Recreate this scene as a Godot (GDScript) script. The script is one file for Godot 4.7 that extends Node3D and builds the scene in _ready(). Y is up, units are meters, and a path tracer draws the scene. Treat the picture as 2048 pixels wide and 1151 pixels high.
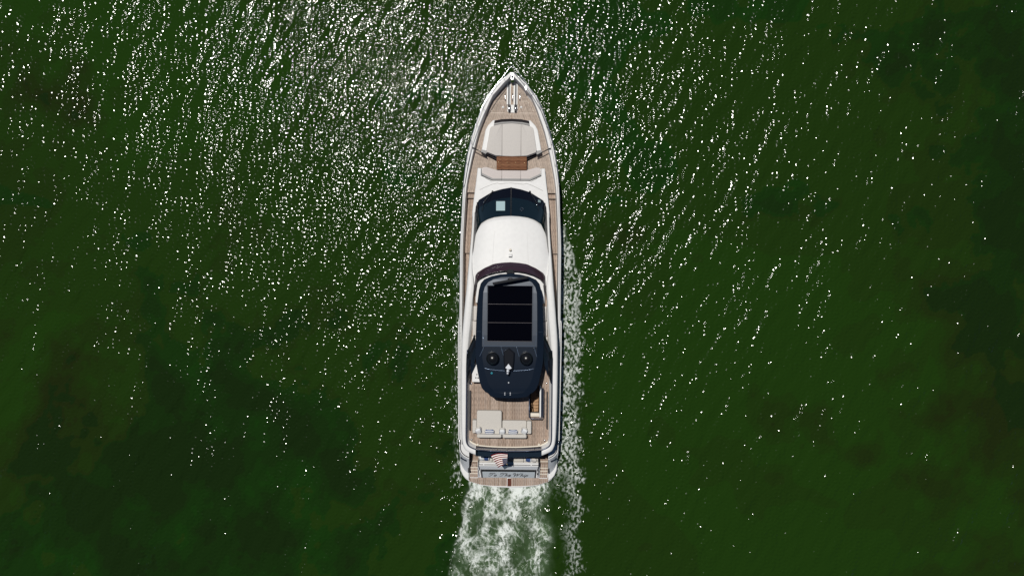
extends Node3D

# ---------------------------------------------------------------- helpers
var boat := Transform3D(Basis(Vector3.UP, -0.0092), Vector3(-0.12, 0, 0))   # the yacht's own axes: x to starboard, y up, z aft, origin amidships on the waterline
var off := Vector3.ZERO      # base of the thing that is being built, in the yacht's axes
var used := {}
var M := {}
var rng := RandomNumberGenerator.new()

func numbered(called: String) -> String:
	var n: int = used.get(called, 0)
	used[called] = n + 1
	return called if n == 0 else "%s_%03d" % [called, n]

func tag(o: Node, label := "", category := "", group := "", kind := ""):
	if label: o.set_meta("label", label)
	if category: o.set_meta("category", category)
	if group: o.set_meta("group", group)
	if kind: o.set_meta("kind", kind)
	return o

func thing(called: String, label: String, category: String, at := Vector3.ZERO, group := "") -> Node3D:
	var o := Node3D.new()
	o.name = numbered(called)
	o.transform = boat * Transform3D(Basis(), at)
	add_child(o, true)
	off = at
	return tag(o, label, category, group)

func mat(called: String, c: Color, rough := 0.5, metal := 0.0, spec := 0.5) -> StandardMaterial3D:
	var m := StandardMaterial3D.new()
	m.resource_name = called
	m.albedo_color = c.linear_to_srgb()
	m.roughness = rough
	m.metallic = metal
	m.metallic_specular = spec
	m.cull_mode = BaseMaterial3D.CULL_DISABLED
	M[called] = m
	return m

func grain(m: StandardMaterial3D, tex: Texture2D, scale: Vector3):
	m.albedo_texture = tex
	m.uv1_triplanar = true
	m.uv1_scale = scale

func noise_tex(sd: int, freq: float, lo: float, hi: float, octaves := 4, tint := Color.WHITE) -> ImageTexture:
	var n := FastNoiseLite.new()
	n.seed = sd; n.frequency = freq; n.fractal_octaves = octaves
	var im := n.get_seamless_image(256, 256)
	var out := Image.create(256, 256, false, Image.FORMAT_RGB8)
	for y in 256:
		for x in 256:
			var v := lerpf(lo, hi, im.get_pixel(x, y).r)
			out.set_pixel(x, y, Color(v, v, v).lerp(tint * v, 0.5 * (1.0 - im.get_pixel(y, x).r)))
	return ImageTexture.create_from_image(out)

func begin(group := -1) -> SurfaceTool:
	var st := SurfaceTool.new()
	st.begin(Mesh.PRIMITIVE_TRIANGLES)
	st.set_smooth_group(group)
	return st

func obj(called: String, st: SurfaceTool, m: Material, parent: Node) -> MeshInstance3D:
	st.generate_normals()
	var o := MeshInstance3D.new()
	o.mesh = st.commit()
	o.mesh.surface_set_material(0, m)
	o.name = called
	parent.add_child(o, true)
	return o

func tri(st: SurfaceTool, a: Vector3, b: Vector3, c: Vector3):
	st.add_vertex(a - off); st.add_vertex(b - off); st.add_vertex(c - off)

func rows(st: SurfaceTool, r: Array, closed := false, flip := false):
	for i in r.size() - 1:
		var a: Array = r[i]
		var b: Array = r[i + 1]
		var n := a.size()
		for k in (n if closed else n - 1):
			var l := (k + 1) % n
			if flip:
				tri(st, a[k], b[k], a[l]); tri(st, a[l], b[k], b[l])
			else:
				tri(st, a[k], a[l], b[k]); tri(st, a[l], b[l], b[k])

func inset(p: Array, d: float) -> Array:
	var area := 0.0
	var n := p.size()
	for i in n:
		var a: Vector2 = p[i]
		area += a.cross(p[(i + 1) % n])
	var out := []
	for i in n:
		var c: Vector2 = p[i]
		var e: Vector2 = (c - p[i - 1]).normalized()
		var f: Vector2 = (p[(i + 1) % n] - c).normalized()
		var u := Vector2(-e.y, e.x) * signf(area)
		var m := (u + Vector2(-f.y, f.x) * signf(area)).normalized()
		out.append(c + m * d / maxf(m.dot(u), 0.4))
	return out

func lift(p: Array, y: float, tilt := 0.0) -> Array:
	var out := []
	for v in p: out.append(Vector3(v.x, y + tilt * v.y, v.y))
	return out

func cap(st: SurfaceTool, p: Array, y: float, tilt := 0.0):
	var ix := Geometry2D.triangulate_polygon(PackedVector2Array(p))
	if ix.is_empty():      # nearly straight corners: a fan round the middle
		var mid := Vector2.ZERO
		for v in p: mid += v / p.size()
		p = p.duplicate(); p.append(mid)
		for i in p.size() - 1: ix.append_array([i, (i + 1) % (p.size() - 1), p.size() - 1])
	for t in range(0, ix.size(), 3):
		var a: Vector2 = p[ix[t]]; var b: Vector2 = p[ix[t + 1]]; var c: Vector2 = p[ix[t + 2]]
		if (b - a).cross(c - a) < 0.0:
			var s := b; b = c; c = s
		var q := lift([a, b, c], y, tilt)
		tri(st, q[0], q[1], q[2])

func prism(st: SurfaceTool, p: Array, y0: float, y1: float, bev := 0.0, n := 2, tilt := 0.0):
	var r := [lift(p, y0, 0.0), lift(p, y1 - bev, tilt)]
	var top := p
	for i in range(1, n + 1 if bev > 0.0 else 0):
		var a := PI / 2 * i / n
		top = inset(p, bev * (1.0 - cos(a)))
		r.append(lift(top, y1 - bev + bev * sin(a), tilt))
	var area := 0.0
	for i in p.size(): area += p[i].cross(p[(i + 1) % p.size()])
	rows(st, r, true, area < 0.0)
	cap(st, top, y1, tilt)

func slab(called: String, p: Array, y0: float, y1: float, m: Material, parent: Node, bev := 0.02, soft := false, n := 2, tilt := 0.0) -> MeshInstance3D:
	var st := begin(0 if soft else -1)
	prism(st, p, y0, y1, bev, n, tilt)
	return obj(called, st, m, parent)

func sym(h: Array) -> Array:      # half outline (half width, z) -> whole outline
	var out := h.duplicate()
	for i in range(h.size() - 1, -1, -1):
		if h[i].x > 0.004: out.append(Vector2(-h[i].x, h[i].y))
	return out

func rect(x0: float, z0: float, x1: float, z1: float, r := 0.0) -> Array:
	if r <= 0.0: return [Vector2(x0, z0), Vector2(x1, z0), Vector2(x1, z1), Vector2(x0, z1)]
	var out := []
	for c in [[x1 - r, z0 + r, -90.0], [x1 - r, z1 - r, 0.0], [x0 + r, z1 - r, 90.0], [x0 + r, z0 + r, 180.0]]:
		for i in 5:
			var a := deg_to_rad(c[2] + 22.5 * i)
			out.append(Vector2(c[0] + r * cos(a), c[1] + r * sin(a)))
	return out

func tube(st: SurfaceTool, p: Array, r: float, sides := 8):
	var rr := []
	for i in p.size():
		var d: Vector3 = (p[mini(i + 1, p.size() - 1)] - p[maxi(i - 1, 0)]).normalized()
		var u := d.cross(Vector3.UP if absf(d.y) < 0.9 else Vector3.RIGHT).normalized()
		var v := d.cross(u)
		var ring := []
		for k in sides:
			var a := TAU * k / sides
			ring.append(p[i] + (u * cos(a) + v * sin(a)) * r)
		rr.append(ring)
	rows(st, rr, true, true)
	for e in [0, rr.size() - 1]:
		for k in range(1, sides - 1):
			tri(st, rr[e][0], rr[e][k], rr[e][k + 1])

func pipe(called: String, p: Array, r: float, m: Material, parent: Node, sides := 8) -> MeshInstance3D:
	var st := begin(0)
	tube(st, p, r, sides)
	return obj(called, st, m, parent)

func lathe(called: String, c: Vector3, prof: Array, m: Material, parent: Node, seg := 20, group := 0) -> MeshInstance3D:
	var st := begin(group)
	var rr := []
	for q in prof:
		var ring := []
		for k in seg:
			var a := TAU * k / seg
			ring.append(c + Vector3(q.x * cos(a), q.y, q.x * sin(a)))
		rr.append(ring)
	rows(st, rr, true, true)
	return obj(called, st, m, parent)

func round_path(p: Array, seg := 6) -> Array:      # a smooth path through the points
	var out := []
	for i in p.size() - 1:
		var a = p[maxi(i - 1, 0)]; var d = p[mini(i + 2, p.size() - 1)]
		for k in seg:
			out.append(p[i].cubic_interpolate(p[i + 1], a, d, float(k) / seg))
	out.append(p[-1])
	return out

func tab(t: Array, z: float) -> float:      # table of (value, z), z rising
	if z <= t[0].y: return t[0].x
	for i in range(1, t.size()):
		if z <= t[i].y:
			var a: Vector2 = t[i - 1]; var b: Vector2 = t[i]
			var p: Vector2 = t[maxi(i - 2, 0)]; var q: Vector2 = t[mini(i + 1, t.size() - 1)]
			var ta := a.y - p.y if i > 1 else a.y - b.y
			var tb := q.y - b.y if i < t.size() - 1 else b.y - a.y
			var d := b.y - a.y
			var w := (z - a.y) / d
			var ma := (b.x - p.x) / (b.y - p.y) if i > 1 else (b.x - a.x) / d
			var mb := (q.x - a.x) / (q.y - a.y) if i < t.size() - 1 else (b.x - a.x) / d
			var w2 := w * w; var w3 := w2 * w
			return (2 * w3 - 3 * w2 + 1) * a.x + (w3 - 2 * w2 + w) * d * ma + (-2 * w3 + 3 * w2) * b.x + (w3 - w2) * d * mb
	return t[-1].x

func smooth(a: float, b: float, x: float) -> float:
	var t := clampf((x - a) / (b - a), 0.0, 1.0)
	return t * t * (3.0 - 2.0 * t)

func resample(p: Array, n: int) -> Array:
	var l := [0.0]
	for i in p.size() - 1: l.append(l[i] + (p[i + 1] - p[i]).length())
	var out := []
	for k in n:
		var d: float = l[-1] * k / (n - 1)
		var i := 0
		while i < p.size() - 2 and l[i + 1] < d: i += 1
		out.append(p[i].lerp(p[i + 1], clampf((d - l[i]) / maxf(l[i + 1] - l[i], 1e-6), 0, 1)))
	return out

func mirror(p: Array) -> Array:
	var out := []
	for v in p: out.append(Vector3(-v.x, v.y, v.z))
	return out

func both(p: Array) -> Array:      # from port to starboard through the middle, given from the middle to starboard
	var out := []
	for i in range(p.size() - 1, 0, -1): out.append(Vector3(-p[i].x, p[i].y, p[i].z))
	out.append_array(p)
	return out

# ---------------------------------------------------------------- sea
const TILE := 40.0
var sea_xs: PackedFloat32Array
var sea_zs: PackedFloat32Array
var sea_h: PackedFloat32Array

func wave_set(r: RandomNumberGenerator, n: int, lo: float, hi: float, slope: float, spread: float, main_dir: float, tile: float) -> Array:
	var out := []
	for i in n:
		var lam := lo * pow(hi / lo, (i + r.randf()) / n)
		var a := main_dir + r.randfn(0.0, spread)
		var k := TAU / lam
		var kx := k * cos(a)
		var kz := k * sin(a)
		if tile > 0.0:
			kx = round(kx * tile / TAU) * TAU / tile
			kz = round(kz * tile / TAU) * TAU / tile
		k = sqrt(kx * kx + kz * kz)
		out.append([kx, kz, r.randf() * TAU, slope * sqrt(2.0 / n) * r.randf_range(0.75, 1.25) / k])
	return out

func ripple_map() -> ImageTexture:
	var r := RandomNumberGenerator.new(); r.seed = 21
	var n := 1536
	var ws := []
	for i in 22:      # every direction in turn, so that no lattice shows
		var w: Array = wave_set(r, 1, 0.19, 0.39, 1.0, 0.05, TAU * (i * 0.381966), TILE)[0]
		w[3] *= 0.126 / sqrt(22.0)
		ws.append(w)
	ws += wave_set(r, 8, 0.34, 0.6, 0.035, 0.9, 0.5, TILE)
	var gx := PackedFloat32Array(); gx.resize(n * n)
	var gz := PackedFloat32Array(); gz.resize(n * n)
	for w in ws:
		var kx: float = w[0]; var kz: float = w[1]; var ph: float = w[2]; var am: float = w[3]
		var cx := PackedFloat32Array(); var sx := PackedFloat32Array(); cx.resize(n); sx.resize(n)
		for i in n:
			cx[i] = cos(kx * i * TILE / n); sx[i] = sin(kx * i * TILE / n)
		var ax := am * kx; var az := am * kz
		for j in n:
			var c := cos(kz * j * TILE / n + ph); var s := sin(kz * j * TILE / n + ph)
			var o := j * n
			for i in n:
				var d := cx[i] * c - sx[i] * s
				gx[o + i] += ax * d
				gz[o + i] += az * d
	var data := PackedFloat32Array(); data.resize(n * n * 3)
	for i in n * n:
		var ti := float(i % n) / n * TAU; var tj := float(i / n) / n * TAU
		var gust := 1.0 + 0.28 * sin(5.0 * ti + 3.0 * tj + 1.0) * sin(4.0 * tj - 2.0 * ti) + 0.20 * sin(11.0 * ti - 7.0 * tj) * sin(9.0 * tj + 4.0 * ti + 2.0)
		var x := -gx[i] * gust; var y := gz[i] * gust
		var l := 0.5 / sqrt(x * x + y * y + 1.0)
		data[i * 3] = 0.5 + x * l
		data[i * 3 + 1] = 0.5 + y * l
		data[i * 3 + 2] = 0.5 + l
	return ImageTexture.create_from_image(Image.create_from_data(n, n, false, Image.FORMAT_RGBF, data.to_byte_array()))

func spread_axis(half: float, step: float, far: float) -> PackedFloat32Array:
	var pos := PackedFloat32Array()
	var x := 0.0; var d := step
	while x < far:
		pos.append(x)
		if x > half: d *= 1.35
		x += d
	pos.append(far)
	var out := PackedFloat32Array()
	for i in range(pos.size() - 1, 0, -1): out.append(-pos[i])
	out.append_array(pos)
	return out

func wake(x: float, z: float) -> float:      # how churned the water is, in the yacht's axes
	var a := smooth(13.6, 14.6, z) * smooth(4.3, 2.9, absf(x + 0.3 + 0.06 * (z - 14.0)))
	var b := smooth(-5.5, 0.0, z) * smooth(0.0, 0.3, absf(x) - 3.2) * smooth(3.2, 0.8, absf(x) - 3.5)
	return maxf(a, b)

func build_water(sea: Material):
	var r := RandomNumberGenerator.new(); r.seed = 5
	var ws := wave_set(r, 10, 1.3, 2.4, 0.035, 0.3, 0.4, 0.0) + wave_set(r, 14, 0.65, 1.5, 0.078, 0.5, 0.42, 0.0) + wave_set(r, 4, 4.0, 9.0, 0.02, 0.5, 0.3, 0.0)
	sea_xs = spread_axis(41.0, 0.1, 4000.0); sea_zs = spread_axis(25.0, 0.1, 4000.0)
	var xs := sea_xs; var zs := sea_zs
	var nx := xs.size(); var nz := zs.size()
	var h := PackedFloat32Array(); h.resize(nx * nz)
	for w in ws:
		var kx: float = w[0]; var kz: float = w[1]; var ph: float = w[2]; var am: float = w[3]
		var cx := PackedFloat32Array(); var sx := PackedFloat32Array(); cx.resize(nx); sx.resize(nx)
		for i in nx:
			var f := am * (1.0 - smooth(40.0, 46.0, absf(xs[i])))
			cx[i] = cos(kx * xs[i]) * f; sx[i] = sin(kx * xs[i]) * f
		for j in nz:
			var f := 1.0 - smooth(24.0, 29.0, absf(zs[j]))
			if f <= 0.0: continue
			var c := cos(kz * zs[j] + ph) * f; var s := sin(kz * zs[j] + ph) * f
			var o := j * nx
			for i in nx: h[o + i] += sx[i] * c + cx[i] * s
	var churn := FastNoiseLite.new(); churn.seed = 14; churn.frequency = 0.7; churn.fractal_octaves = 3
	var bed := FastNoiseLite.new(); bed.seed = 3; bed.frequency = 0.06; bed.fractal_octaves = 4; bed.fractal_gain = 0.55
	var hue := FastNoiseLite.new(); hue.seed = 8; hue.frequency = 0.035; hue.fractal_octaves = 3
	var weed := [[Vector2(-26, 13), Vector2(19, 12), 0.8], [Vector2(-36, -6), Vector2(6, 16), 0.35], [Vector2(36, 2), Vector2(8, 24), 0.75], [Vector2(37, -9), Vector2(6, 13), 0.8], [Vector2(30.5, -17), Vector2(5, 4), 0.8], [Vector2(20.5, 9.3), Vector2(3.4, 2.4), 0.6], [Vector2(25.5, 12.2), Vector2(1.8, 1.0), 0.6], [Vector2(19.5, 13.7), Vector2(1.4, 1.0), 0.6], [Vector2(31.5, 14.3), Vector2(1.3, 1.1), 0.6], [Vector2(-22.5, 17.5), Vector2(3.5, 2.5), 0.8], [Vector2(-24, 5), Vector2(4, 3), 0.3], [Vector2(-33, -14), Vector2(4, 2.5), 0.8], [Vector2(20, -5.5), Vector2(2.6, 1.8), 0.6], [Vector2(8.5, -4), Vector2(2, 1.4), 0.6]]
	var V := PackedVector3Array(); var N := PackedVector3Array(); var U := PackedVector2Array(); var C := PackedColorArray()
	V.resize(nx * nz); N.resize(nx * nz); U.resize(nx * nz); C.resize(nx * nz)
	var unboat := boat.affine_inverse()
	for j in nz:
		if absf(zs[j]) > 24.0: continue
		for i in nx:
			if absf(xs[i]) > 8.0: continue
			var b := unboat * Vector3(xs[i], 0, zs[j])
			var w := wake(b.x, b.z)
			if w > 0.0: h[j * nx + i] += w * 0.13 * churn.get_noise_2d(b.x, b.z)
	sea_h = h
	for j in nz:
		var z := zs[j]
		var j0 := maxi(j - 1, 0); var j1 := mini(j + 1, nz - 1)
		for i in nx:
			var o := j * nx + i
			var x := xs[i]
			V[o] = Vector3(x, h[o], z)
			var i0 := maxi(i - 1, 0); var i1 := mini(i + 1, nx - 1)
			N[o] = Vector3(-(h[j * nx + i1] - h[j * nx + i0]) / (xs[i1] - xs[i0]), 1.0, -(h[j1 * nx + i] - h[j0 * nx + i]) / (zs[j1] - zs[j0])).normalized()
			U[o] = Vector2(x, z) / TILE
			var hn := hue.get_noise_2d(x, z)
			var sand := 0.0      # paler sandy shallows
			for k in [[Vector2(24, 11), Vector2(20, 13)], [Vector2(-29, -17), Vector2(14, 9)], [Vector2(-36, 5), Vector2(8, 9)], [Vector2(12, 3), Vector2(9, 7)]]:
				sand = maxf(sand, smooth(1.5, 0.0, ((Vector2(x, z) - k[0]) / k[1]).length() + 0.6 * hn))
			var q := 1.0 - clampf(0.85 * sand + 0.25 * hn, 0.0, 1.0)
			var p := 0.22 * smooth(0.0, 0.5, bed.get_noise_2d(x, z))
			if absf(x) < 46.0 and absf(z) < 26.0:
				var n := 0.9 * bed.get_noise_2d(x * 3.0, z * 3.0)
				for k in weed:
					var d: Vector2 = (Vector2(x, z) - k[0]) / k[1]
					p = maxf(p, k[2] * smooth(1.3, 0.0, d.length() + 1.2 * n))
			C[o] = Color(0.0148, 0.0400, 0.0038).lerp(Color(0.0118, 0.0335, 0.0054), q).lerp(Color(0.0112, 0.0180, 0.0074), p)
	var I := PackedInt32Array(); I.resize((nx - 1) * (nz - 1) * 6)
	var q := 0
	for j in nz - 1:
		for i in nx - 1:
			var a := j * nx + i
			I[q] = a; I[q + 1] = a + 1; I[q + 2] = a + nx
			I[q + 3] = a + 1; I[q + 4] = a + nx + 1; I[q + 5] = a + nx
			q += 6
	var arr := []; arr.resize(Mesh.ARRAY_MAX)
	arr[Mesh.ARRAY_VERTEX] = V; arr[Mesh.ARRAY_NORMAL] = N; arr[Mesh.ARRAY_TEX_UV] = U; arr[Mesh.ARRAY_COLOR] = C; arr[Mesh.ARRAY_INDEX] = I
	var m := ArrayMesh.new(); m.add_surface_from_arrays(Mesh.PRIMITIVE_TRIANGLES, arr)
	m.surface_set_material(0, sea)
	var o := MeshInstance3D.new(); o.mesh = m; o.name = "water"
	add_child(tag(o, "", "", "", "structure"), true)

func sea_y(x: float, z: float) -> float:
	var i := clampi(int(floor((x - sea_xs[0]) / 0.1)), 0, sea_xs.size() - 2)
	i = clampi(sea_xs.bsearch(x) - 1, 0, sea_xs.size() - 2)
	var j := clampi(sea_zs.bsearch(z) - 1, 0, sea_zs.size() - 2)
	var u := (x - sea_xs[i]) / (sea_xs[i + 1] - sea_xs[i]); var v := (z - sea_zs[j]) / (sea_zs[j + 1] - sea_zs[j])
	var n := sea_xs.size()
	return lerpf(lerpf(sea_h[j * n + i], sea_h[j * n + i + 1], u), lerpf(sea_h[j * n + n + i], sea_h[j * n + n + i + 1], u), v)

func build_foam():
	var x0 := -6.0; var z0 := -6.0; var lx := 12.4; var lz := 38.0
	var w := 640; var hh := 1900
	var cell := FastNoiseLite.new(); cell.seed = 4; cell.noise_type = FastNoiseLite.TYPE_CELLULAR; cell.frequency = 0.95; cell.cellular_return_type = FastNoiseLite.RETURN_DISTANCE2_SUB; cell.cellular_jitter = 1.0; cell.fractal_type = FastNoiseLite.FRACTAL_NONE
	cell.domain_warp_enabled = true; cell.domain_warp_amplitude = 2.2; cell.domain_warp_frequency = 0.3; cell.domain_warp_fractal_octaves = 4; cell.domain_warp_fractal_gain = 0.6
	var lace := cell.duplicate(); lace.seed = 41; lace.frequency = 2.8; lace.domain_warp_amplitude = 0.6; lace.domain_warp_frequency = 1.1
	var fine := FastNoiseLite.new(); fine.seed = 9; fine.frequency = 3.4; fine.fractal_octaves = 4; fine.fractal_gain = 0.6; fine.domain_warp_enabled = true; fine.domain_warp_amplitude = 0.35; fine.domain_warp_frequency = 1.6
	var strand := FastNoiseLite.new(); strand.seed = 62; strand.frequency = 0.62; strand.fractal_type = FastNoiseLite.FRACTAL_RIDGED; strand.fractal_octaves = 4; strand.fractal_gain = 0.55; strand.fractal_lacunarity = 2.2
	strand.domain_warp_enabled = true; strand.domain_warp_amplitude = 3.0; strand.domain_warp_frequency = 0.28; strand.domain_warp_fractal_octaves = 3
	var low := FastNoiseLite.new(); low.seed = 17; low.frequency = 0.45; low.fractal_octaves = 3
	var speck := FastNoiseLite.new(); speck.seed = 33; speck.noise_type = FastNoiseLite.TYPE_CELLULAR; speck.frequency = 5.0; speck.cellular_return_type = FastNoiseLite.RETURN_DISTANCE2_SUB
	var right_w := [Vector2(0.0, -5.6), Vector2(0.5, -4.4), Vector2(1.1, -2.7), Vector2(1.6, 0.9), Vector2(1.7, 8.0), Vector2(1.75, 15.0), Vector2(1.7, 22.0)]
	var im := Image.create(w, hh, false, Image.FORMAT_RGBA8)
	var white := Color(0.76, 0.80, 0.77); var milk := Color(0.105, 0.175, 0.085)
	for j in hh:
		var z := z0 + lz * (j + 0.5) / hh
		var rw := tab(right_w, z) + 0.1
		for i in w:
			var x := x0 + lx * (i + 0.5) / w
			var a := 0.0; var b := 0.0
			var e := absf(x) - 3.35
			var lo := low.get_noise_2d(x, z)
			if z > 13.0 and x > -6.0 and x < 3.9:      # propeller wash
				var left := -3.0 - 0.19 * (z - 14.0) + 0.5 * lo
				var right := 3.15 + 0.02 * (z - 14.0) + 0.4 * lo
				var body := smooth(left - 0.25, left + 0.5, x) * smooth(right + 0.25, right - 0.7, x) * smooth(13.0, 13.6, z)
				if body > 0.0:
					var v1 := smooth(-0.80, -0.99, cell.get_noise_2d(x, z * 0.8))
					var f := fine.get_noise_2d(x * 1.1, z * 0.8)
					var sn := strand.get_noise_2d(x * 1.0, z * 0.62)
					var v2 := smooth(0.40, 0.95, sn + 0.12 * f)
					var jet := 0.0
					for k in [[0.3, 0.50, 0.75, 1.0], [-1.3, 0.42, 1.0, 0.6], [-2.7, 0.45, 2.2, 0.7], [2.1, 0.5, 3.0, 0.45]]:
						var c: float = k[0] + 0.45 * sin((z - 14.0) * 0.85 + k[2]) - 0.04 * (z - 14.0)
						jet = maxf(jet, k[3] * exp(-pow((x - c) / (k[1] * (1.0 + 0.05 * (z - 14.0)) + 0.25 * lo), 2.0)))
					jet *= smooth(24.0, 13.5, z) * 0.6 + 0.4
					var near := smooth(16.0, 13.8, z)
					var web := smooth(-0.30, 0.45, 0.55 * f + 0.8 * sn - 0.15)
					var v := maxf(v1 * clampf(0.62 + 0.3 * f + 0.7 * lo, 0.15, 1.0), v2 * (0.35 + 0.65 * smooth(-0.3, 0.25, lo)))
					b = clampf(body * (0.75 * v + 1.15 * jet * (0.28 + 0.72 * web) + 0.35 * near * web + 0.10 * f - 0.12), 0.0, 1.0)
					a = body * clampf(0.40 + 0.34 * lo + 0.14 * f + 0.2 * sn + 0.6 * b, 0.0, 0.93)
					var edge := smooth(0.28, 0.0, absf(x - left - 0.15)) * smooth(-0.3, 0.4, f + lo)
					b = maxf(b, edge * 0.8); a = maxf(a, edge * 0.75)
			if x > 3.0 and rw > 0.0:      # bow wave thrown off to starboard
				var t := e / maxf(rw, 0.05) + 0.34 * low.get_noise_2d(7.0, z * 1.6)
				var f := fine.get_noise_2d(x * 1.1 + 40.0, z * 0.8)
				var s := speck.get_noise_2d(x, z)
				var aft := smooth(12.3, 16.0, z + 1.5 * lo)
				var inner := lerpf(smooth(-0.35, 0.0, t), smooth(0.15, 0.75, t), aft)
				var den := inner * smooth(1.12, 0.75, t + 0.45 * lo) * smooth(-5.6, -3.5, z) * lerpf(0.92, 0.72, aft)
				var c := 0.85 * den * smooth(-0.42 + 0.4 * (1.0 - den), 0.22, f + 0.30 * lo + 0.35 * (s + 0.5) + 0.06)
				var rim := smooth(0.13, 0.0, absf(t - 0.9 + 0.25 * lo)) * smooth(-0.15, 0.35, lo + f) * smooth(-5.0, -2.0, z) * 0.7
				c = maxf(c, rim)
				b = maxf(b, c); a = maxf(a, c * 0.85)
			elif x < -3.0 and z < 14.5:      # the weaker one to port
				var t := e / 1.0
				var f := fine.get_noise_2d(x * 1.3, z * 0.55 + 70.0)
				var den := smooth(0.0, 0.15, t) * smooth(1.0, 0.35, t + 0.5 * lo) * smooth(-4.0, -1.0, z) * 0.9
				var c := den * smooth(-0.05, 0.5, f + 0.35 * lo)
				b = maxf(b, c); a = maxf(a, c * 0.8)
			var col := milk.lerp(white, clampf(b * 1.15, 0.0, 1.0)).linear_to_srgb()
			col.a = clampf(a, 0.0, 1.0) * smooth(31.8, 23.0, z)
			im.set_pixel(i, j, col)
	var m := StandardMaterial3D.new(); m.resource_name = "sea_foam"
	m.albedo_texture = ImageTexture.create_from_image(im)
	m.transparency = BaseMaterial3D.TRANSPARENCY_ALPHA
	m.roughness = 0.75; m.metallic_specular = 0.3; m.cull_mode = BaseMaterial3D.CULL_DISABLED; m.texture_repeat = false
	var st := begin(0)
	var nx := 104; var nz := 318
	for j in nz:
		for i in nx:
			for c in [[0, 0], [1, 0], [0, 1], [1, 0], [1, 1], [0, 1]]:
				var u: float = float(i + c[0]) / nx; var v: float = float(j + c[1]) / nz
				var p := boat * Vector3(x0 + lx * u, 0, z0 + lz * v)
				p.y = sea_y(p.x, p.z) + 0.025
				st.set_uv(Vector2(u, v)); st.add_vertex(p)
	off = Vector3.ZERO
	var o := obj("wake_foam", st, m, self)
	tag(o, "white churned foam trailing behind and along the moving yacht", "foam", "", "stuff")

# ---------------------------------------------------------------- the yacht
var beam := [Vector2(0.034, -14.808), Vector2(0.24, -14.602), Vector2(0.601, -14.259), Vector2(0.944, -13.95), Vector2(1.27, -13.573), Vector2(1.664, -13.127), Vector2(1.887, -12.68), Vector2(2.093, -12.2), Vector2(2.334, -11.514), Vector2(2.591, -10.827), Vector2(2.89, -9.558), Vector2(3.106, -8.322), Vector2(3.277, -7.052), Vector2(3.363, -5.233), Vector2(3.466, -2.934), Vector2(3.476, -1.218), Vector2(3.483, 0.841), Vector2(3.49, 4.273), Vector2(3.456, 8.391), Vector2(3.408, 10.793)]
var quarter := [Vector2(3.457, 10.948), Vector2(3.432, 11.609), Vector2(3.394, 12.34), Vector2(3.324, 12.688), Vector2(3.168, 13.106), Vector2(3.011, 13.297), Vector2(2.75, 13.437)]
var sheer := [Vector2(3.1, -14.8), Vector2(2.9, -10), Vector2(2.75, -5), Vector2(2.6, 0), Vector2(2.5, 8), Vector2(2.45, 11.0)]

func half_beam(z: float) -> float: return tab(beam, z)
func rail_y(z: float) -> float: return tab(sheer, z)
func foot(z: float) -> float: return half_beam(z) - cap_w(z) - 0.045
func cap_w(z: float) -> float: return 0.18 + 0.19 * smooth(-5.0, -11.0, z)

func deck_y(z: float) -> float:
	return 2.4 if z < -6.578 else 2.14 if z < -6.231 else 1.88 if z < -2.425 else 1.62

func plank(left: Array, right: Array, th: float, m: Material, parent: Node):
	if left.size() < 2: return
	var lo := []; var lo2 := []
	for v in left: lo.append(v - Vector3(0, th, 0))
	for v in right: lo2.append(v - Vector3(0, th, 0))
	var st := begin(-1)
	rows(st, [lo, left, right, lo2], false, true)
	obj("plank", st, m, parent)

func straight_plank(x0: float, x1: float, z0: float, z1: float, y: float, m: Material, parent: Node):
	plank([Vector3(x0, y, z0), Vector3(x0, y, z1)], [Vector3(x1, y, z0), Vector3(x1, y, z1)], 0.012, m, parent)

func teak(pale := false) -> Material: return M[("pale_teak_%d" if pale else "teak_%d") % rng.randi_range(0, 4)]

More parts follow.
